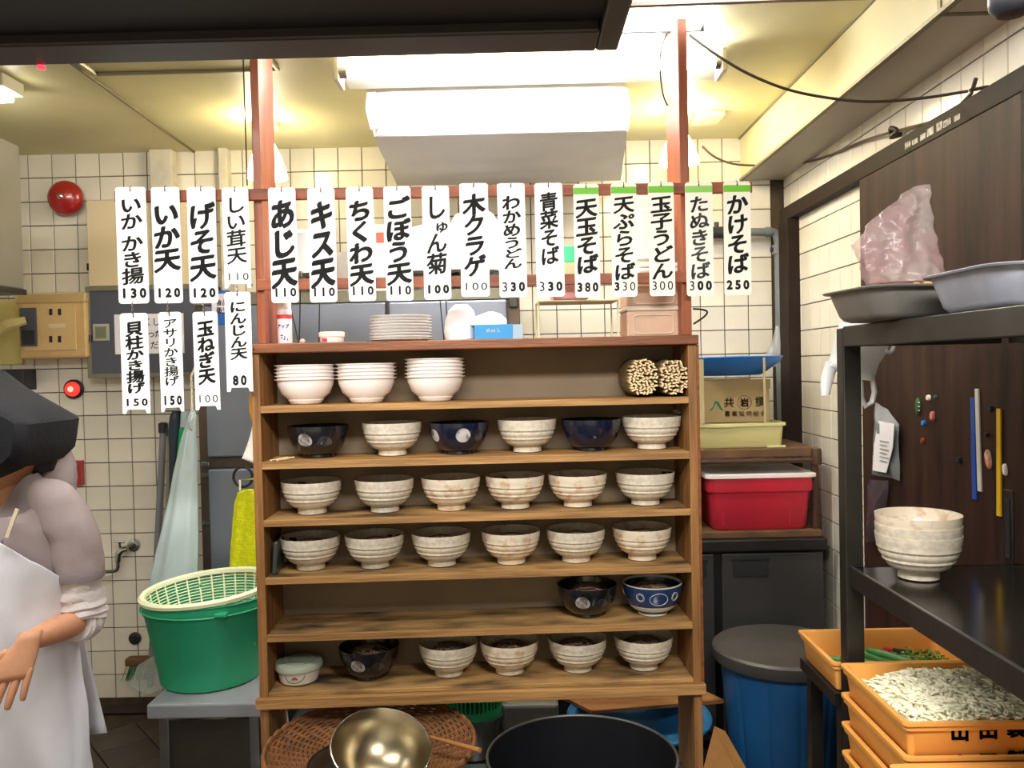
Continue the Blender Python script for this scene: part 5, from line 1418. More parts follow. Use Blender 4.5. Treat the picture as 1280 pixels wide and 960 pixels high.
MB().tube([q+Vector((0, 0, .02)), q+Vector((0, 0, -.02))], .0235, 12).build('clamp_sleeve', grey_pipe, o, smooth=True)
rows = refine([(408, 970, 974), (430, 965, 975), (445, 958, 974), (452, 955, 972), (458, 962, 970)], 3)
one(MB().rings(lumps(rows, 3.5, .02, .006, 18)), 'clear_film', bag_thin, 'scrap of clear film caught on the grey water pipe', 'film', at(966, 458, 3.5), smooth=True)
pts = [at(x, y, 2.42) for x, y in ((866, 386), (878, 387), (884, 390), (880, 396), (867, 405))]
one(MB().tube(smoothpath(pts, 4), .003, 6), 'wire_hook', cableblk, 'black wire hook sticking out right of the right post', 'hook', pts[0], smooth=True)
# trash can
tx = at(977, 800, 2.83).x; tz_ = at(977, 806, 2.83).z
o = thing('trash_can', 'blue ribbed rubbish bin in front of the counter fridge', 'bin', (tx, 2.83, 0))
mb = MB(); rs = []
for k_, (z, r_) in enumerate(((0, .155), (.02, .165), (tz_*.5, .183), (tz_-.06, .203), (tz_-.035, .206))):
    ring = []
    for q in range(120):
        t = 2*PI*q/120; g = .004 if (q % 10) < 1 else 0
        ring.append(Vector((tx+(r_-g)*math.cos(t), 2.83+(r_-g)*math.sin(t), z)))
    rs.append(ring)
mb.rings(rs).build('body', blue_m, o, smooth=True)
lidm = mat('lid_grey', '#4f4b48', .45, var=.2, scale=4, metal=.15)
MB().lathe([(.212, -.045), (.226, -.044), (.230, -.036), (.230, -.006), (.222, .002), (.21, .000), (.12, .004), (0, .006)], 64, (tx, 2.83, tz_)).build('lid', lidm, o, smooth=True)

# ================================================================= RACK on the right
RYp = 1.87
xa = at(1056, 600, RYp).x; xb = at(1083, 600, RYp).x
zT = at(1058, 408, RYp).z; zB0 = at(1062, 430, RYp).z
zs_ = at(1078, 709, RYp).z
XR = RX-.065
o = thing('steel_rack', 'dark steel rack along the right wall with trays on top', 'rack', ((xa+XR)/2, 1.15, 0))
pw = .040
for x in (xa, XR-pw):
    for y in ((RYp, .42) if x == xa else (1.60, .42)): MB().box((x, y, 0), (x+pw, y+pw, zT-.003)).build('post', rackpaint, o, bev=.003)
for x in (xa, XR-.03):
    MB().box((x, .42, zT-.045), (x+.03, RYp+pw*0, zT)).build('side_beam', rackpaint, o, bev=.002)
for y in (RYp+.005, .42): MB().box((xa+pw, y, zT-.045), (XR-pw, y+.03, zT)).build('end_beam', rackpaint, o, bev=.002)
for i in range(8):
    y = .5+i*.17
    MB().box((xa+.03, y, zT-.03), (XR-.03, y+.11, zT-.004)).build('top_slat', darksteel, o, bev=.002)
MB().box((xa+.012, .42, zs_-.003), (XR, RYp-.0, zs_)).build('lower_shelf', blacksteel, o)
MB().box((xa+.008, .42, zs_-.042), (xa+.013, RYp, zs_+.001)).build('shelf_edge', darksteel, o)
MB().box((xa+.010, .40, zs_-.001), (xa+.016, RYp, zs_+.0022)).build('edge_highlight', steel, o)
MB().box((xa+.012, RYp-.005, zs_-.042), (XR, RYp, zs_)).build('shelf_rear_edge', darksteel, o)
# stacked bowls
bq = at_z(1148, 722, zs_+.001)
bcx = at(1148, 700, 1.77)
for i in range(3):
    put_bowl([wb_src, wb_src, rb_src][i], ['cream noodle bowl, bottom of the stack on the dark rack shelf', 'cream noodle bowl, middle of the stack on the dark rack shelf', 'rust-spotted cream noodle bowl, top of the stack on the dark rack shelf'][i], (bcx.x, 1.77, zs_+.001+i*.0205), 'bowl', 'noodle bowls stacked on the rack', rz=i*1.1)
# trays
def pan(c, w_, d_, h, rz, name, label, m):
    o = thing(name, label, 'tray', c, rz, 'metal trays on top of the rack')
    rs = []
    for z, g in ((0, .032), (.004, .024), (.012, .018), (h-.003, .004), (h-.003, -.006), (h, -.008), (h+.002, -.004), (h, .002), (h-.004, .006), (.012, .022), (.006, .034)):
        rs.append([Vector((x, y, z)) for x, y in rr_poly(-w_/2+g, w_/2-g, -d_/2+g, d_/2-g, .045 if g > 0 else .05, 6)])
    MB().rings(rs).build('pan', m, o, smooth=True, local=True)
    return o
def bits(c, w_, d_, z, label, n=150, rz=0):
    mb = MB(); rd = random.Random(n)
    for i in range(n):
        x = rd.uniform(-w_/2, w_/2); y = rd.uniform(-d_/2, d_/2)
        hgt = max(0, (1-(2*x/w_)**2)*(1-(2*y/d_)**2))**.5*.02
        q = Vector((x, y, hgt)); r_ = rd.uniform(.008, .016)
        rs = []
        for k_ in range(4):
            zz = (-1, -.4, .4, 1)[k_]; rr = (.4, 1, .9, .3)[k_]
            rs.append([q+Vector((r_*rr*math.cos(t*PI/3)*rd.uniform(.7, 1.3), r_*rr*math.sin(t*PI/3)*rd.uniform(.7, 1.3), r_*zz*.8)) for t in range(6)])
        mb.rings(rs)
    mb.cbox((0, 0, -.012), (w_*.93, d_*.93, .012))
    o = mb.build('fried_bits', fried, None, origin=c, local=True); o.location = c; o.rotation_euler = (0, 0, rz)
    return tag(o, label, 'fried food', kind='stuff')
# near tray
X2 = at(1131, 350, 1.52).x
hz = .086
c2 = Vector((X2+.225, 1.40, zT+.001)); c1 = Vector((.875, 1.69, zT+.001))
pan(c2, .40, .245, at(1213, 332, 1.30).z-zT, 0, 'metal_tray', 'bright metal tray of fried bits on the rack, nearer one', tray_m)
bits(c2+Vector((0, 0, at(1213, 332, 1.30).z-zT-.014)), .34, .19, 0, 'orange fried bits heaped in the nearer metal tray', 150)
h1 = at(1086, 361, 1.62).z-zT
pan(c1, .46, .22, h1, R(7), 'metal_tray', 'duller metal tray on the rack under the clear bag, farther one', tray_dk)
bits(c1+Vector((0, 0, h1-.016)), .40, .16, 0, 'orange fried bits heaped in the farther metal tray', 130, R(7))
rows = [(233, 1143, 1157), (246, 1128, 1158), (262, 1108, 1159), (282, 1084, 1162), (305, 1070, 1166), (328, 1072, 1172), (345, 1078, 1176), (354, 1084, 1178)]
rs = lumps(refine(rows, 10), 1.74, [min(.045, .010+.0006*i) for i in range(80)], 0, 90)
for ring in rs:
    for q, p in enumerate(ring):
        n1 = noise.noise(Vector((p.x*26, p.y*26, p.z*6))); n2 = noise.noise(p*30); n3 = noise.noise(p*70)
        d_ = (1-2*abs(n1))*.016+(1-2*abs(n2))*.005+n3*.002-.010
        t = 2*PI*q/90; ring[q] = p+Vector((math.cos(t), math.sin(t), 0))*d_
yo = at(1120, 354, 1.74)
one(MB().rings(rs), 'clear_plastic_bag', bag_clear, 'tall crumpled clear pinkish plastic bag standing in the farther metal tray', 'bag', yo, smooth=True)
# white bag hanging behind the rack corner
o = thing('white_carrier_bag', 'white plastic carrier bag hanging behind the upper corner of the rack', 'bag', at(1075, 480, 1.96))
rows = refine([(404, 1050, 1118), (420, 1045, 1116), (440, 1038, 1110), (455, 1034, 1100), (466, 1050, 1096), (474, 1070, 1092)], 4)
MB().rings(lumps(rows, 1.97, .022, .008, 30, 18)).build('bag_body', bag_white, o, smooth=True)
rows = refine([(452, 1032, 1052), (468, 1028, 1044), (485, 1025, 1038), (495, 1025, 1036)], 3)
MB().rings(lumps(rows, 1.97, .012, .004, 16, 25)).build('handle', bag_white, o, smooth=True)
MB().tube([at(x, y, 1.96) for x, y in ((1090, 470), (1093, 490), (1090, 503), (1082, 508), (1077, 498), (1076, 476))], .006, 6).build('handle', bag_white, o, smooth=True)
MB().tube(smoothpath([at(x, y, 1.96) for x, y in ((1106, 438), (1114, 440), (1120, 425), (1119, 412))], 4), .005, 6).build('handle', bag_white, o, smooth=True)

# ================================================================= on the dark door
DXF = RX-.0412
def dpt(px, py, off=.0): return at_x(px, py, DXF-off)
def strip(px0, py0, px1, py1, wpx, name, label, m, t=.004):
    a = dpt(px0, py0); b = dpt(px1, py1)
    wd = (dpt(px0+wpx/2, py0).y-dpt(px0-wpx/2, py0).y); wd = abs(wd)/2
    vs = []
    for x in (DXF, DXF-t):
        vs += [(x, a.y-wd, a.z), (x, a.y+wd, a.z), (x, b.y+wd, b.z), (x, b.y-wd, b.z)]
    mb = MB().add(vs, [(0, 3, 2, 1), (4, 5, 6, 7), (0, 1, 5, 4), (1, 2, 6, 5), (2, 3, 7, 6), (3, 0, 4, 7)])
    return one(mb, name, m, label, 'magnet strip', b, 'magnet strips on the dark door')
strip(1217, 497, 1219.5, 624, 5, 'magnet_strip', 'long blue magnet strip on the dark door, leftmost of three', mat('strip_blue', '#1f4fae', .4))
strip(1222.5, 486, 1226, 614, 4.5, 'magnet_strip', 'long white magnet strip on the dark door, close beside the blue one', mat('strip_white', '#d6d6d2', .4))
strip(1250, 511, 1250, 645, 5, 'magnet_strip', 'long yellow magnet strip on the dark door, rightmost of three', mat('strip_yellow', '#d2a91c', .4))
def button(px, py, r, name, label, m, sx=1, sz=1, t=.008, cat='magnet', rot=0):
    p = dpt(px, py); mb = MB()
    mb.M = Matrix.Translation(p) @ Matrix.Rotation(R(-90), 4, 'Y') @ Matrix.Rotation(R(rot), 4, 'Z')
    mb.lathe([(r, 0), (r, t*.6), (r*.8, t), (0, t)], 18, sx=sz, sy=sx)
    return one(mb, name, m, label, cat, p, 'small magnets on the dark door', smooth=True)
button(1149, 508, .013, 'green_magnet', 'tall green magnet on the dark door with white marks', mat('mag_green', '#1f5a2c', .4), .8, 1.9)
button(1162, 497, .008, 'white_magnet', 'small round white magnet on the door above the pink one', plastic_white)
button(1171, 496, .005, 'grey_magnet', 'tiny grey magnet on the door right of the small white one', steel, .7, 1.3)
button(1167, 520, .011, 'pink_magnet', 'oval pink magnet on the dark door', mat('mag_pink', '#c9787c', .4), .85, 1.2)
button(1156, 529, .0085, 'blue_magnet', 'small round blue magnet on the dark door', bright_blue)
button(1155, 551, .007, 'orange_magnet', 'tiny orange-brown magnet below the blue magnet', mat('mag_orange', '#a04e26', .5), .8, 1.3)
button(1237, 574, .013, 'shrimp_magnet', 'orange and white shrimp shaped magnet between white and yellow strips', mat('mag_shrimp', '#cf6a45', .5, col2='#e6c9b5', scale=90), .75, 1.8, rot=14)
button(1258, 587, .007, 'cream_magnet', 'tiny cream oval magnet right of the yellow strip', plastic_white, .7, 2.0, rot=10)
button(1200, 575, .009, 'black_magnet', 'black round magnet left of the blue strip', ink)
button(1240, 511, .007, 'black_magnet', 'little black magnet between white and yellow strips, upper one', ink)
button(1235, 543, .006, 'black_magnet', 'little black magnet between white and yellow strips, lower one', ink)
mb = MB()
for i in range(3):
    p = dpt(1148.5, 503+i*5, .0085); mb.cbox(p, (.0006, .009, .003))
mb.build('white_mark', plastic_white, bpy.data.objects['green_magnet'])
# bag with label on the door edge
o = thing('label_bag', 'clear plastic bag with a white printed label hanging on the dark door', 'bag', dpt(1105, 600))
def doorsheet(poly, off, m, name, par, n=.004, wr=True):
    ps = [dpt(x, y, off) for x, y in poly]
    c = sum(ps, Vector())/len(ps)
    vs = [c+Vector((-.012 if wr else 0, 0, 0))]; 
    for i, p in enumerate(ps):
        q = ps[(i+1) % len(ps)]
        for k_ in range(4):
            t = k_/4; e = p+(q-p)*t; vs.append(e+(noise.noise_vector(e*30)*n if wr else Vector()))
    n1 = len(vs)-1
    mid = [v+(c-v)*.5+Vector((-.010+.010*noise.noise(v*40) if wr else 0, 0, 0)) for v in vs[1:]]
    vs2 = vs+mid
    fs = [(0, 1+n1+(i+1) % n1, 1+n1+i) for i in range(n1)]+[(1+n1+i, 1+n1+(i+1) % n1, 1+(i+1) % n1, 1+i) for i in range(n1)]
    return MB().add(vs2, fs).build(name, m, par, smooth=wr, solid=.0015)
doorsheet([(1094, 503), (1110, 512), (1124, 530), (1125, 600), (1090, 594), (1092, 530)], .006, bag_thin, 'film', o)
doorsheet([(1098, 526), (1118, 530), (1116, 560), (1108, 591), (1091, 588), (1093, 555)], .022, paper, 'printed_label', o, wr=False)
mb = MB()
for i in range(6):
    p = dpt(1105, 552+i*5, .0245); mb.box((p.x-.0004, p.y-.035+.012*(i % 2), p.z-.0016), (p.x, p.y+.03, p.z+.0016))
p = dpt(1098, 534, .0245); mb.box((p.x-.0004, p.y-.006, p.z-.02), (p.x, p.y+.012, p.z+.012))
mb.build('label_print', mat('label_grey', '#77777f', .6), o)
o = thing('dark_film_bag', 'dark crinkled clear bag hanging below the labelled bag', 'bag', dpt(1100, 680))
doorsheet([(1086, 600), (1112, 602), (1108, 640), (1100, 680), (1083, 675), (1084, 640)], .008, mat('smoky_film', '#5a5560', .15, alpha=.35, bump=.4), 'film', o, .008)
# wires and rope
pts = [at(862, 44, 2.42)]+[at(x, y, Y) for x, y, Y in ((895, 68, 2.36), (935, 92, 2.33), (985, 112, 2.29), (1040, 123, 2.26), (1090, 127, 2.24), (1150, 123, 2.22))]+[at_x(1210, 114, RX-.03)]
one(MB().tube(smoothpath(pts, 5), .0042, 6), 'sagging_cable', cable, 'dark cable sagging from the right post to the right wall', 'cable', pts[0], smooth=True)
nl = at_x(1217, 111, RX-.02)
o = thing('wall_nail', 'rusty nail with bent wire on the right wall above the door', 'nail', nl)
a = at_x(1238, 108, RX); b = at_x(1212, 113, RX-.05)
MB().tube([a, b], .0045, 6).build('shaft', cable, o)
MB().tube([at_x(1220, 98, RX-.03), at_x(1215, 114, RX-.04)], .005, 6).build('bent_wire', cable, o)
pts = [at_x(1215, 116, RX-.03), at_x(1190, 140, RX-.02), at_x(1165, 152, RX-.015), at_x(1135, 160, RX-.02), at_x(1112, 166, RX-.03), at_x(1080, 176, RX-.02), at_x(1040, 193, RX-.015), at_x(1015, 201, RX-.015), at(985, 206, 3.5), at(925, 206, 3.45), at(895, 197, 3.4), at(878, 183, 3.36)]
one(MB().tube(smoothpath(pts, 5), .0045, 6), 'rope_cord', mat('rope_brown', '#5b4636', .8), 'brown cord running along the right wall to the pendant lamp', 'cord', pts[0], smooth=True)
c = at_x(1118, 166, RX-.03)
one(MB().tube(smoothpath([c+Vector((0, .02, 0)), c+Vector((-.01, 0, .014)), c+Vector((0, -.02, 0)), c+Vector((-.01, 0, -.012)), c+Vector((.03, .01, 0))], 4), .0075, 6), 'cord_knot', cable, 'knot of the brown cord at a hook on the right wall', 'knot', c, smooth=True)
a = at(303, 40, 2.42); b = at(309, 232, 2.42)
one(MB().tube([(a.x, 2.42, CZ), a, b], .002, 6), 'thin_wire', cable, 'thin wire hanging from the ceiling left of the left post', 'wire', b)
pts = [at(x, y, 2.46) for x, y in ((834, 40), (827, 60), (825, 85), (828, 115), (834, 132))]
one(MB().tube(smoothpath(pts, 4), .0026, 6), 'lamp_cable', cableblk, 'black cable loop left of the right post near the tube lamp', 'cable', pts[-1], smooth=True)
p = at(880, 172, 3.4)
one(MB().box((p.x-.05, 3.28, CZ-.018), (p.x+.06, 3.42, CZ-.001)), 'ceiling_box', beige_panel, 'small cream junction plate on the ceiling by the right post', 'junction box', (p.x, 3.35, CZ), bev=.004)

# ================================================================= orange noodle crates
def crate(c, w_, d_, h, label, text=None):
    o = thing('orange_crate', label, 'crate', c, 0, 'orange noodle crates at the lower right')
    rs = []
    for z, g in ((0, .012), (.003, .009), (h-.016, .003), (h-.016, -.002), (h-.008, -.002), (h-.006, -.006), (h, -.006), (h, .004), (h-.004, .007), (.006, .013)):
        rs.append([Vector((x, y, z)) for x, y in rr_poly(-w_/2+g, w_/2-g, -d_/2+g, d_/2-g, .012, 3)])
    MB().rings(rs).build('tub', orange_m, o, smooth=True, local=True)
    if text:
        mb = MB()
        for ch, px, py, s in text:
            q = at(px, py, c[1]-d_/2)
            put(mb, ch, q.x-c[0], q.z-c[2], s, s, -d_/2-.0012+.004, .045, False)
        mb.build('lettering', ink, o, local=True)
    return o
f_z = at_z(1035, 829, .87)
NX0 = at(1133, 902, 1.52).x; zc = at(1133, 903, 1.52).z
FX0 = NX0; cw_, cd = .40, .30
hC = .070
ccx = NX0+cw_/2; ccy = 1.52+cd/2
floor_z = zc-hC-5*(hC-.007)
tsz = 22.5*1.52/1050
labs = ['top crate of the near stack, full of pale shreds', 'second crate of the near stack', 'third crate of the near stack', 'fourth crate of the near stack', 'fifth crate of the near stack', 'lowest crate of the near stack']
step = .0635
for i in range(6):
    z = zc-hC-i*step
    tx_ = None
    y_f = proj((ccx, 1.52, z+hC*.5))[1]
    if i == 0: tx_ = [('山', 1201, 915.5, tsz*1.1), ('田', 1236.5, 913, tsz*1.1), ('製', 1272, 911, tsz*1.1)]
    if i == 1: tx_ = [('山', 1201, 956, tsz*1.1), ('田', 1236.5, 953.5, tsz*1.1), ('製', 1272, 951, tsz*1.1)]
    crate((ccx, ccy, z), cw_, cd, hC, 'orange plastic '+labs[i], tx_)
# shreds
mb = MB(); rd = random.Random(11)
def hgt(x, y):
    e = max(0, 1-abs(2*x/(cw_-.03))**3)*max(0, 1-abs(2*y/(cd-.03))**3)
    return .016+.058*e**.5+.010*noise.noise(Vector((x*14, y*14, 1)))
for i in range(2300):
    x = rd.uniform(-cw_/2+.03, cw_/2-.02); y = rd.uniform(-cd/2+.034, cd/2-.024)
    if rd.random() < .5 and x < -.12: x += .1
    z = hgt(x, y)+rd.uniform(-.004, .006); a_ = rd.uniform(0, 2*PI); L = rd.uniform(.018, .04); cu = rd.uniform(-1.2, 1.2); t_ = rd.uniform(-.35, .35)
    pts = []
    for k_ in range(4):
        b_ = a_+cu*(k_/3-.5); pts.append(Vector((x, y, z))+Vector((math.cos(b_), math.sin(b_), t_))*(L*(k_/3-.5)))
    mb.tube(pts, [.0016, .0034, .0034, .0016], 4)
g = []
for j in range(15):
    g.append([Vector((-cw_/2+.018+(cw_-.036)*i/19, -cd/2+.014+(cd-.028)*j/14, hgt(-cw_/2+.018+(cw_-.036)*i/19, -cd/2+.014+(cd-.028)*j/14)-.004)) for i in range(20)])
mb.rings(g, close=False, cap=False)
o = mb.build('shredded_onion', noodle_m, None, local=True, smooth=True); o.location = (ccx, ccy, zc-hC+.003)
tag(o, 'heap of pale shredded onion filling the near orange crate', 'vegetable', kind='stuff')
# low front right crate whose rim just shows at the bottom edge
q = at(1115, 957, 1.50)
crate((q.x+.2, 1.50-.10, q.z-hC), .40, .20, hC, 'orange plastic crate at the bottom right corner, only its rim showing')
# rear crate
qa = at(1000, 788, 2.16); rzc = qa.z; rcw = .36
q1_ = at(1170, 787, 2.16); rcw = q1_.x-qa.x
crate((qa.x+rcw/2, 2.16-.235/2, rzc-hC), rcw, .235, hC, 'orange plastic crate of green vegetables behind the rack post')
rc = Vector((qa.x+rcw/2, 2.16-.1175, rzc-hC))
for i in range(1, 1): crate((rc.x, rc.y, rc.z-i*step), rcw, .235, hC, 'orange plastic crate, %s of the far stack' % ['', 'second', 'third', 'fourth', 'lowest'][i])
for i, (x0_, y0_, x1_, y1_) in enumerate(((-.135, .03, -.02, -.06), (-.12, -.01, .0, -.09), (-.05, .075, .03, -.035), (-.03, .05, .06, -.06))):
    a = rc+Vector((x0_, y0_, .022+.012*(i % 2)+.006)); b = rc+Vector((x1_, y1_, .022+.012*(i % 2)))
    one(MB().tube([a, a+(b-a)*.3, a+(b-a)*.7, b], [.007, .011, .011, .009], 10), 'leek_stalk', leek_m, 'green leek stalk in the far orange crate, %s' % ['outermost at left', 'second from left', 'third from left', 'rightmost'][i], 'leek', a, 'leek stalks in the far orange crate', smooth=True)
mb = MB(); rd = random.Random(5)
for i in range(700):
    x = rd.uniform(.015, rcw/2-.03); y = rd.uniform(-.09, .05); z = .012+.028*max(0, 1-((x-.09)/.09)**2)*rd.uniform(.5, 1.1)
    q = rc+Vector((x, y, z)); s_ = .009
    vs = [q+Vector((rd.uniform(-s_, s_), rd.uniform(-s_, s_), rd.uniform(-.004, .006))) for _ in range(3)]
    mb.add(vs, [(0, 1, 2)])
o = mb.build('chopped_leaves', leafgreen, None, origin=tuple(rc), solid=0); tag(o, 'heap of chopped green leaves at the right in the far orange crate', 'vegetable', kind='stuff')
a = rc+Vector((.02, .08, .03)); b = rc+Vector((.085, .06, .026))
o = thing('red_knife', 'black handled tool with a red end in the far orange crate', 'knife', a)
MB().tube([a, a+(b-a)*.35], .007, 8).build('red_end', red_m, o, smooth=True); MB().tube([a+(b-a)*.35, b], .007, 8).build('handle', ink, o, smooth=True)
# trolley under the crates
zlow = zc-hC-5*step
o = thing('crate_trolley', 'dark trolley under the near stack of orange crates', 'trolley', (ccx, ccy, 0))
MB().box((NX0, 1.40, zlow-.03), (NX0+cw_, 1.83, zlow-.001)).build('deck', darksteel, o, bev=.003)
for x in (NX0+.03, NX0+cw_-.03):
    for y in (1.44, 1.79):
        MB().cbox((x, y, zlow/2), (.03, .03, zlow-.06)).build('leg', darksteel, o)
zl2 = rc.z
o = thing('crate_stand', 'dark stand under the far stack of orange crates', 'stand', (rc.x, rc.y, 0))
MB().box((rc.x-rcw/2, rc.y-.12, zl2-.03), (rc.x+rcw/2, rc.y+.12, zl2-.001)).build('deck', darksteel, o)
for x in (-1, 1):
    for y in (-1, 1): MB().cbox((rc.x+x*(rcw/2-.03), rc.y+y*.1, (zl2-.03)/2), (.03, .03, zl2-.03)).build('leg', darksteel, o)
c = Vector((q1_.x*0+at(1400, 960, 1.43).x, 1.43, 0))
qz = at(1115, 957, 1.50).z-hC
o = thing('front_stand', 'dark stand under the crate in the bottom right corner', 'stand', (.95, 1.43, 0))
qx = at(1115, 957, 1.50).x
MB().box((qx, 1.29, qz-.02), (qx+.4, 1.39, qz-.001)).build('deck', darksteel, o)
for x in (qx+.02, qx+.38): MB().cbox((x, 1.35, (qz-.02)/2), (.03, .03, qz-.02)).build('leg', darksteel, o)

# ================================================================= PERSON
def skin(pts, edges, rad, sub=2, root=0):
    me = bpy.data.meshes.new('sk'); me.from_pydata([tuple(p) for p in pts], edges, [])
    ob = bpy.data.objects.new('sk', me); COL.objects.link(ob)
    ob.modifiers.new('s', 'SKIN'); q = ob.modifiers.new('u', 'SUBSURF'); q.levels = sub; q.render_levels = sub
    for i, r_ in enumerate(rad):
        v = me.skin_vertices[0].data[i]; v.radius = (r_, r_) if not isinstance(r_, tuple) else r_; v.use_root = (i == root)
    m2 = bpy.data.meshes.new_from_object(ob.evaluated_get(bpy.context.evaluated_depsgraph_get()))
    out = ([Vector(v.co) for v in m2.vertices], [tuple(p.vertices) for p in m2.polygons])
    bpy.data.objects.remove(ob); bpy.data.meshes.remove(me); bpy.data.meshes.remove(m2); return out
PY = 1.87
hip = at(0, 868, PY); ch = at(0, 720, PY); shc = at(0, 632, PY); nk = at(-2, 604, PY); hd_ = at(-6, 560, PY-.02)
lsh = at(70, 640, PY); lel = at(104, 774, 1.87); lwr = at(34, 802, 1.70)
rsh = at(-74, 642, PY); rel = at(-112, 775, 1.87); rwr = at(-70, 850, 1.72)
lh = hip+Vector((.085, 0, -.03)); rh = hip+Vector((-.085, 0, -.03))
lk = Vector((lh.x+.01, PY-.01, .44)); rk = Vector((rh.x-.01, PY-.01, .44)); la = Vector((lk.x, PY+.02, .09)); ra_ = Vector((rk.x, PY+.02, .09))
V = [hip, (hip+ch)/2, ch, shc, nk, hd_, lsh, (lsh+lel)/2, lel, lel+(lwr-lel)*.35, lwr, rsh, (rsh+rel)/2, rel, rel+(rwr-rel)*.35, rwr, lh, lk, la, la+Vector((0, -.11, -.04)), rh, rk, ra_, ra_+Vector((0, -.11, -.04))]
E_ = [(0, 1), (1, 2), (2, 3), (3, 4), (4, 5), (3, 6), (6, 7), (7, 8), (8, 9), (9, 10), (3, 11), (11, 12), (12, 13), (13, 14), (14, 15), (0, 16), (16, 17), (17, 18), (18, 19), (0, 20), (20, 21), (21, 22), (22, 23)]
Rr = [.10, .095, .10, .085, .046, .05, .042, .038, .033, .033, .022, .042, .038, .033, .033, .022, .075, .052, .035, .03, .075, .052, .035, .03]
body = MB(); v_, f_ = skin(V, E_, Rr); body.add(v_, f_)
# head: shaped sphere
def head(c, rot, s=1.0):
    mb_v = []; fs = []; nu, nv = 32, 24
    M = Matrix.Translation(c) @ rot
    for j in range(nv+1):
        ph = PI*j/nv
        for i in range(nu):
            th = 2*PI*i/nu
            x = math.sin(ph)*math.cos(th); y = math.sin(ph)*math.sin(th); z = math.cos(ph)
            X = x*.075; Y = y*.095; Z = z*.112
            if z < 0: X *= 1+.25*z; Y *= 1+.12*z
            if y < -.3:
                fx = math.exp(-(x/.16)**2)
                Y -= .020*fx*math.exp(-((z+.18)/.16)**2)          # nose
                Y -= .007*math.exp(-(x/.25)**2)*math.exp(-((z+.48)/.08)**2)   # lips
                Y -= .008*math.exp(-(x/.25)**2)*math.exp(-((z+.80)/.12)**2)   # chin
                for sx_ in (-.38, .38): Y += .009*math.exp(-((x-sx_)/.16)**2-((z-.02)/.10)**2)  # eye sockets
                Y -= .004*math.exp(-((z-.17)/.07)**2)
            mb_v.append(M @ Vector((X, Y, Z)))
    for j in range(nv):
        for i in range(nu): i2 = (i+1) % nu; fs.append((j*nu+i, (j+1)*nu+i, (j+1)*nu+i2, j*nu+i2))
    return mb_v, fs, M
hc = at(-12, 562, PY-.03)
hr = Matrix.Rotation(R(-35), 4, 'Z') @ Matrix.Rotation(R(22), 4, 'X')
hv, hf, HM = head(hc, hr); body.add(hv, hf)
for sx_ in (-1, 1):
    b2 = MB(); b2.M = HM @ Matrix.Translation((sx_*.074, .008, -.005)) @ Matrix.Rotation(sx_*R(70), 4, 'Y')
    b2.lathe([(.010, 0), (.018, .004), (.020, .010), (.014, .012), (.006, .008)], 14, sy=1.5); body.add(b2.v, b2.f)
# left hand (seen): palm then fingers hanging
fwd = (at(14, 852, 1.665)-lwr).normalized()
side = (at(34, 838, 1.68)-at(-12, 846, 1.66)).normalized()
nrm = fwd.cross(side).normalized()
if nrm.y > 0: nrm = -nrm      # back of the hand toward the viewer
def chain(pts, rad, sub=2): v1, f1 = skin(pts, [(i, i+1) for i in range(len(pts)-1)], rad, sub); body.add(v1, f1)
w0 = lwr-fwd*.01
palm_end = lwr+fwd*.062
# palm as flattened loft
rs = []
for t, hw, th in ((-.02, .021, .018), (0, .024, .017), (.02, .032, .016), (.045, .038, .0145), (.066, .040, .0125), (.078, .038, .009)):
    c = lwr+fwd*t-side*(.006*min(1, max(0, t/.04)))
    rs.append([c+side*(hw*math.cos(a_))+nrm*(th*math.sin(a_)) for a_ in [2*PI*q/20 for q in range(20)]])
body.rings(rs)
def finger(off, L, spread, curl, r0=.0088):
    b = lwr+fwd*.066+side*off; d = (fwd+side*spread).normalized(); pts = [b-d*.015, b]; 
    segs = (.44, .31, .25); ang = 0
    for i, sg in enumerate(segs):
        ang += curl*(1 if i else .5)
        dd = (d*math.cos(ang)-nrm*math.sin(ang)).normalized(); pts.append(pts[-1]+dd*L*sg)
    chain(pts, [r0, r0*1.02, r0*.98, r0*.88, r0*.72])
finger(.027, .056, .10, .18, .0078)      # little finger
finger(.008, .070, .02, .15)             # ring
finger(-.012, .076, -.03, .16, .009)     # middle
finger(-.031, .068, -.10, .2, .0088)     # index
tb_ = lwr+fwd*.012-side*.026
chain([tb_, tb_+fwd*.02-side*.018-nrm*.004, tb_+fwd*.045-side*.024-nrm*.008, tb_+fwd*.068-side*.024-nrm*.012], [.012, .0115, .010, .0078])
# other hand, simple relaxed
fw2 = Vector((.2, -.25, -1)).normalized(); sd2 = Vector((1, 0, .2)).normalized(); nr2 = Vector((0, -1, .2)).normalized()
rs = []
for t, hw, th in ((-.01, .022, .018), (.02, .030, .016), (.05, .038, .0145), (.078, .038, .010)):
    c = rwr+fw2*t; rs.append([c+sd2*(hw*math.cos(a_))+nr2*(th*math.sin(a_)) for a_ in [2*PI*q/20 for q in range(20)]])
body.rings(rs)
for off, L in ((-.029, .055), (-.010, .07), (.010, .076), (.029, .066)):
    b = rwr+fw2*.066+sd2*off; chain([b, b+fw2*L*.45, b+fw2*L*.75-nr2*.006, b+fw2*L-nr2*.014], [.0088, .0087, .008, .0065])
b = rwr+fw2*.014+sd2*.026; chain([b, b+fw2*.02+sd2*.018, b+fw2*.045+sd2*.024, b+fw2*.066+sd2*.024], [.012, .0115, .010, .008])
pe = thing('person', 'worker in a white apron, mauve shirt and black cap at the left edge', 'person', (hip.x, PY, 0))
body.build('body', skin_m, pe, smooth=True)
mb = MB()
for i, off in enumerate((.027, .008, -.012, -.031)):
    pass
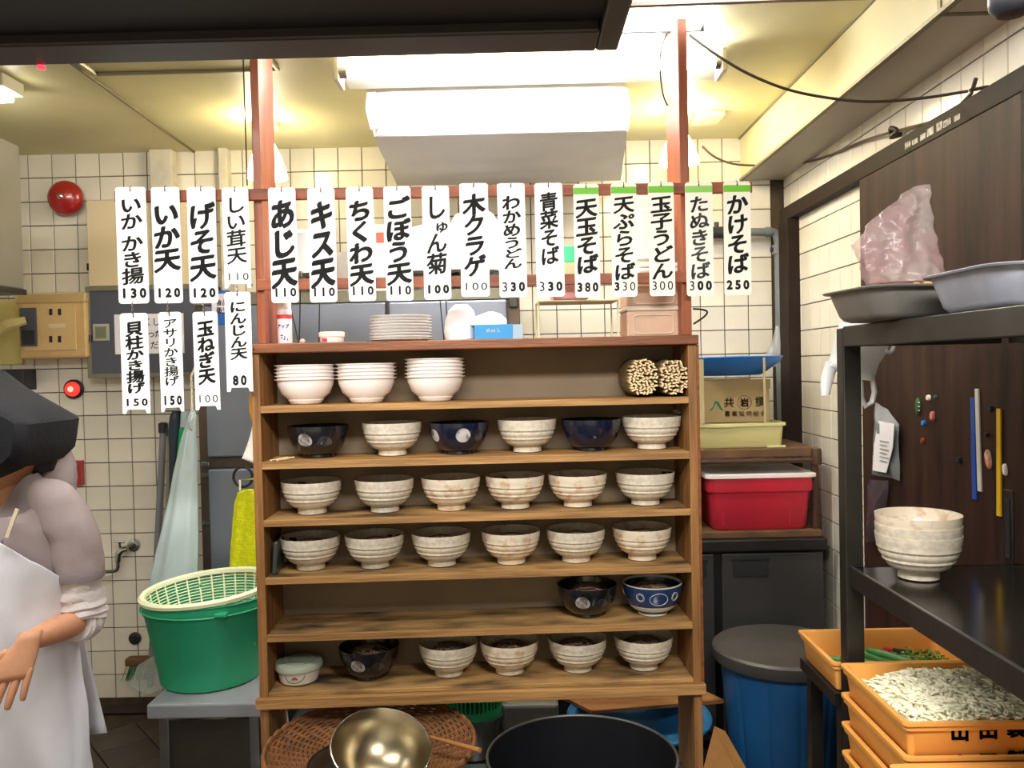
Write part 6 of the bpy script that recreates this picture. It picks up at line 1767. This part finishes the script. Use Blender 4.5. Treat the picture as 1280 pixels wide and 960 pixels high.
for sx_ in (-1, 1):
    e = MB(); e.M = HM @ Matrix.Translation((sx_*.029, -.078, .003)); e.lathe([(.0, -.006), (.009, -.004), (.012, 0), (.009, .004), (0, .006)], 14).build('eye', ink, pe, smooth=True)
e = MB(); e.M = HM @ Matrix.Translation((0, -.088, -.052)); e.cbox((0, 0, 0), (.040, .006, .005)); e.build('mouth', mat('lips', '#9a4f45', .5), pe, bev=.002)
# hair + cap
e = MB(); e.M = HM
e.lathe([(0, .116), (.04, .108), (.066, .08), (.08, .03), (.082, -.02), (.076, -.05)], 30, (0, .016, 0), cap=False, sy=1.2)
e.build('hair', hair_m, pe, smooth=True)
bun = at(48, 572, PY+.05)
e = MB(); e.M = Matrix.Translation(bun); e.lathe([(0, -.04), (.03, -.032), (.045, 0), (.036, .03), (0, .042)], 20)
for i, v0 in enumerate(e.v): e.v[i] = tuple(noisy(v0, 25, .01))
e.build('hair_bun', hair_m, pe, smooth=True)
sil = [(-80, 500), (-62, 470), (-28, 460), (4, 484), (40, 504), (72, 522), (76, 526), (73, 550), (70, 566), (58, 578), (40, 566), (14, 545), (-30, 530), (-78, 522)]
rs = []
cc = Vector(at(10, 525, PY))
for dy, s_ in ((-.135, .86), (-.125, .95), (-.10, 1.0), (0, 1.0), (.08, .98), (.105, .93), (.112, .84)):
    rs.append([cc+(at(x, y, PY)-cc)*s_+Vector((0, dy-.01, 0)) for x, y in sil])
e = MB().rings(rs); e.build('cap', cap_m, pe, smooth=True)
# shirt torso
def ell(c, a_, b_, n=40, r0=0, r1=2*PI, fold=0, ph=0):
    out = []
    for q in range(n):
        t = r0+(r1-r0)*q/(n-1 if r1-r0 < 6 else n)
        g = 1+fold*math.sin(t*9+ph)
        p = Vector((c.x+a_*g*math.cos(t), c.y+b_*g*math.sin(t), c.z)); out.append(p)
    return out
rows = [(598, .062, .066), (606, .072, .072), (614, .095, .078), (622, .128, .086), (634, .152, .094), (655, .162, .102), (690, .160, .108), (730, .154, .108), (780, .148, .106), (830, .152, .112), (890, .160, .120), (915, .162, .122)]
rs = []
for py, a_, b_ in refine(rows, 3):
    c = at(0, py, PY); r_ = ell(c, a_, b_, 48)
    dr_ = max(0, (640-py)/42)*.115
    rs.append([p+noise.noise_vector(p*13)*.006-Vector((0, 0, dr_*max(0, -math.sin(2*PI*q_/48))**3)) for q_, p in enumerate(r_)])
MB().rings(rs, cap=False).build('shirt', shirt_m, pe, smooth=True, solid=.004)
def sleeve(pts, rad, m, name, nz=.007, k=18, ridge=0):
    pp_ = smoothpath(pts, 6); rr_ = []
    n = len(pp_)
    for i in range(n):
        t = i/(n-1)*(len(rad)-1); j = min(int(t), len(rad)-2); f = t-j
        rr_.append((rad[j]*(1-f)+rad[j+1]*f)*(1+ridge*math.sin(i*2.1)))
    mb = MB().tube(pp_, rr_, 24)
    mb.v = [tuple(noisy(v, k, nz)) for v in mb.v]
    return mb.build(name, m, pe, smooth=True)
for s, (sh, el, wr_) in ((1, (lsh, lel, lwr)), (-1, (rsh, rel, rwr))):
    if s == 1: pts = [at(38, 622, PY), at(66, 636, PY), at(88, 668, PY-.005), at(97, 700, PY-.005), at(98.5, 714, PY-.005)]
    else: pts = [at(-38, 622, PY), at(-68, 638, PY), at(-88, 670, PY), at(-98, 700, PY), at(-100, 714, PY)]
    sleeve(pts, [.052, .062, .056, .052, .050], shirt_m, 'sleeve')
    e0 = pts[-1]; d_ = (pts[-1]-pts[-2]).normalized()
    sleeve([e0-d_*.004, e0+d_*.006, e0+d_*.016], [.0515, .0525, .0520], collar_m, 'sleeve_trim', .002)
    sleeve([e0-d_*.01, e0+(el-e0)*.4, e0+(el-e0)*.8, el+(wr_-el)*.02, el+(wr_-el)*.16], [.044, .047, .050, .048, .041], under_m, 'under_sleeve', .004, 26, .05)
# collar
rs = []
for py, a_, b_, dz in ((596, .060, .066, 0), (594, .066, .072, .002), (606, .082, .086, 0), (626, .108, .104, 0), (630, .108, .104, 0)):
    c = at(4, py, PY-.006); rs.append([p+Vector((0, 0, -.105*max(0, -math.sin(2*PI*q/40))**3)) for q, p in enumerate(ell(c, a_, b_, 40))])
MB().rings(rs, cap=False).build('collar', collar_m, pe, smooth=True, solid=.003)
rows = refine([(556, 66, 78), (562, 55, 85), (578, 50, 90), (598, 50, 93), (618, 50, 92)], 3)
MB().rings(lumps(rows, PY+.10, .05, .004, 20)).build('shirt_back', shirt_m, pe, smooth=True)
# apron
rs = []; N_ = 56
for py, aw, a_, b_, fo in [tuple(x) for x in refine([(668, 22, .172, .118, 0), (684, 38, .174, .120, .0), (706, 56, .174, .124, .002), (735, 80, .174, .126, .004), (755, 100, .170, .128, .006), (790, 120, .168, .130, .008), (850, 125, .178, .142, .012), (920, 128, .190, .152, .014), (1000, 128, .20, .16, .018), (1150, 128, .21, .165, .02)], 5)]:
    c = at(0, py, PY); r_ = []
    for q in range(N_):
        t = R(-90-aw+2*aw*q/(N_-1)); g = 1+fo*math.sin(t*8+py*.006)+fo*.6*math.sin(t*17+1)
        p = Vector((c.x+a_*g*math.cos(t), c.y+b_*g*math.sin(t), c.z)); r_.append(p+noise.noise_vector(Vector((p.x*7, p.y*7, p.z*4)))*.018+Vector((0, -.010*(1-2*abs(noise.noise(Vector((p.x*11+p.z*5, 2, p.z*3))))), 0))+noise.noise_vector(Vector((p.x*22, p.y*22, p.z*9)))*.006)
    rs.append(r_)
MB().rings(rs, close=False, cap=False).build('apron', cloth_white, pe, smooth=True, solid=.003)
MB().tube(smoothpath([at(22, 636, 1.765), at(16, 652, 1.755), at(9, 672, 1.745)], 4), .0045, 6).build('neck_strap', mat('cream_strap', '#d8ccb4', .8), pe, smooth=True)
MB().tube(smoothpath([at(-30, 636, 1.765), at(-24, 655, 1.75), at(-14, 672, 1.745)], 4), .0045, 6).build('neck_strap', MATS['cream_strap'], pe, smooth=True)
g = []
for j in range(13):
    t = j/12; y_ = 786+t*(916-786); row = []
    for i in range(9):
        s_ = i/8; xa_ = 84+t*16; xb_ = 103+t*31
        row.append(at(xa_+(xb_-xa_)*s_, y_+4*(1-s_)*t, PY+.13+.012*math.sin(s_*5+t)))
    g.append(row)
MB().rings(g, close=False, cap=False).build('apron_back_flap', cloth_white, pe, smooth=True, solid=.003)
for (a1, b1, c1_) in ((lh, lk, la), (rh, rk, ra_)):
    MB().tube([a1+Vector((0, 0, .05)), a1, b1, c1_], [.075, .075, .068, .056], 20).build('trouser_leg', mat('dark_trousers', '#2b2d36', .9), pe, smooth=True)
    q = MB(); q.M = Matrix.Translation((c1_.x, c1_.y-.05, .0)); q.lathe([(.05, 0), (.055, .02), (.05, .06), (.035, .09), (.02, .11)], 20, sy=2.3); q.build('shoe', plastic_white, pe, smooth=True)
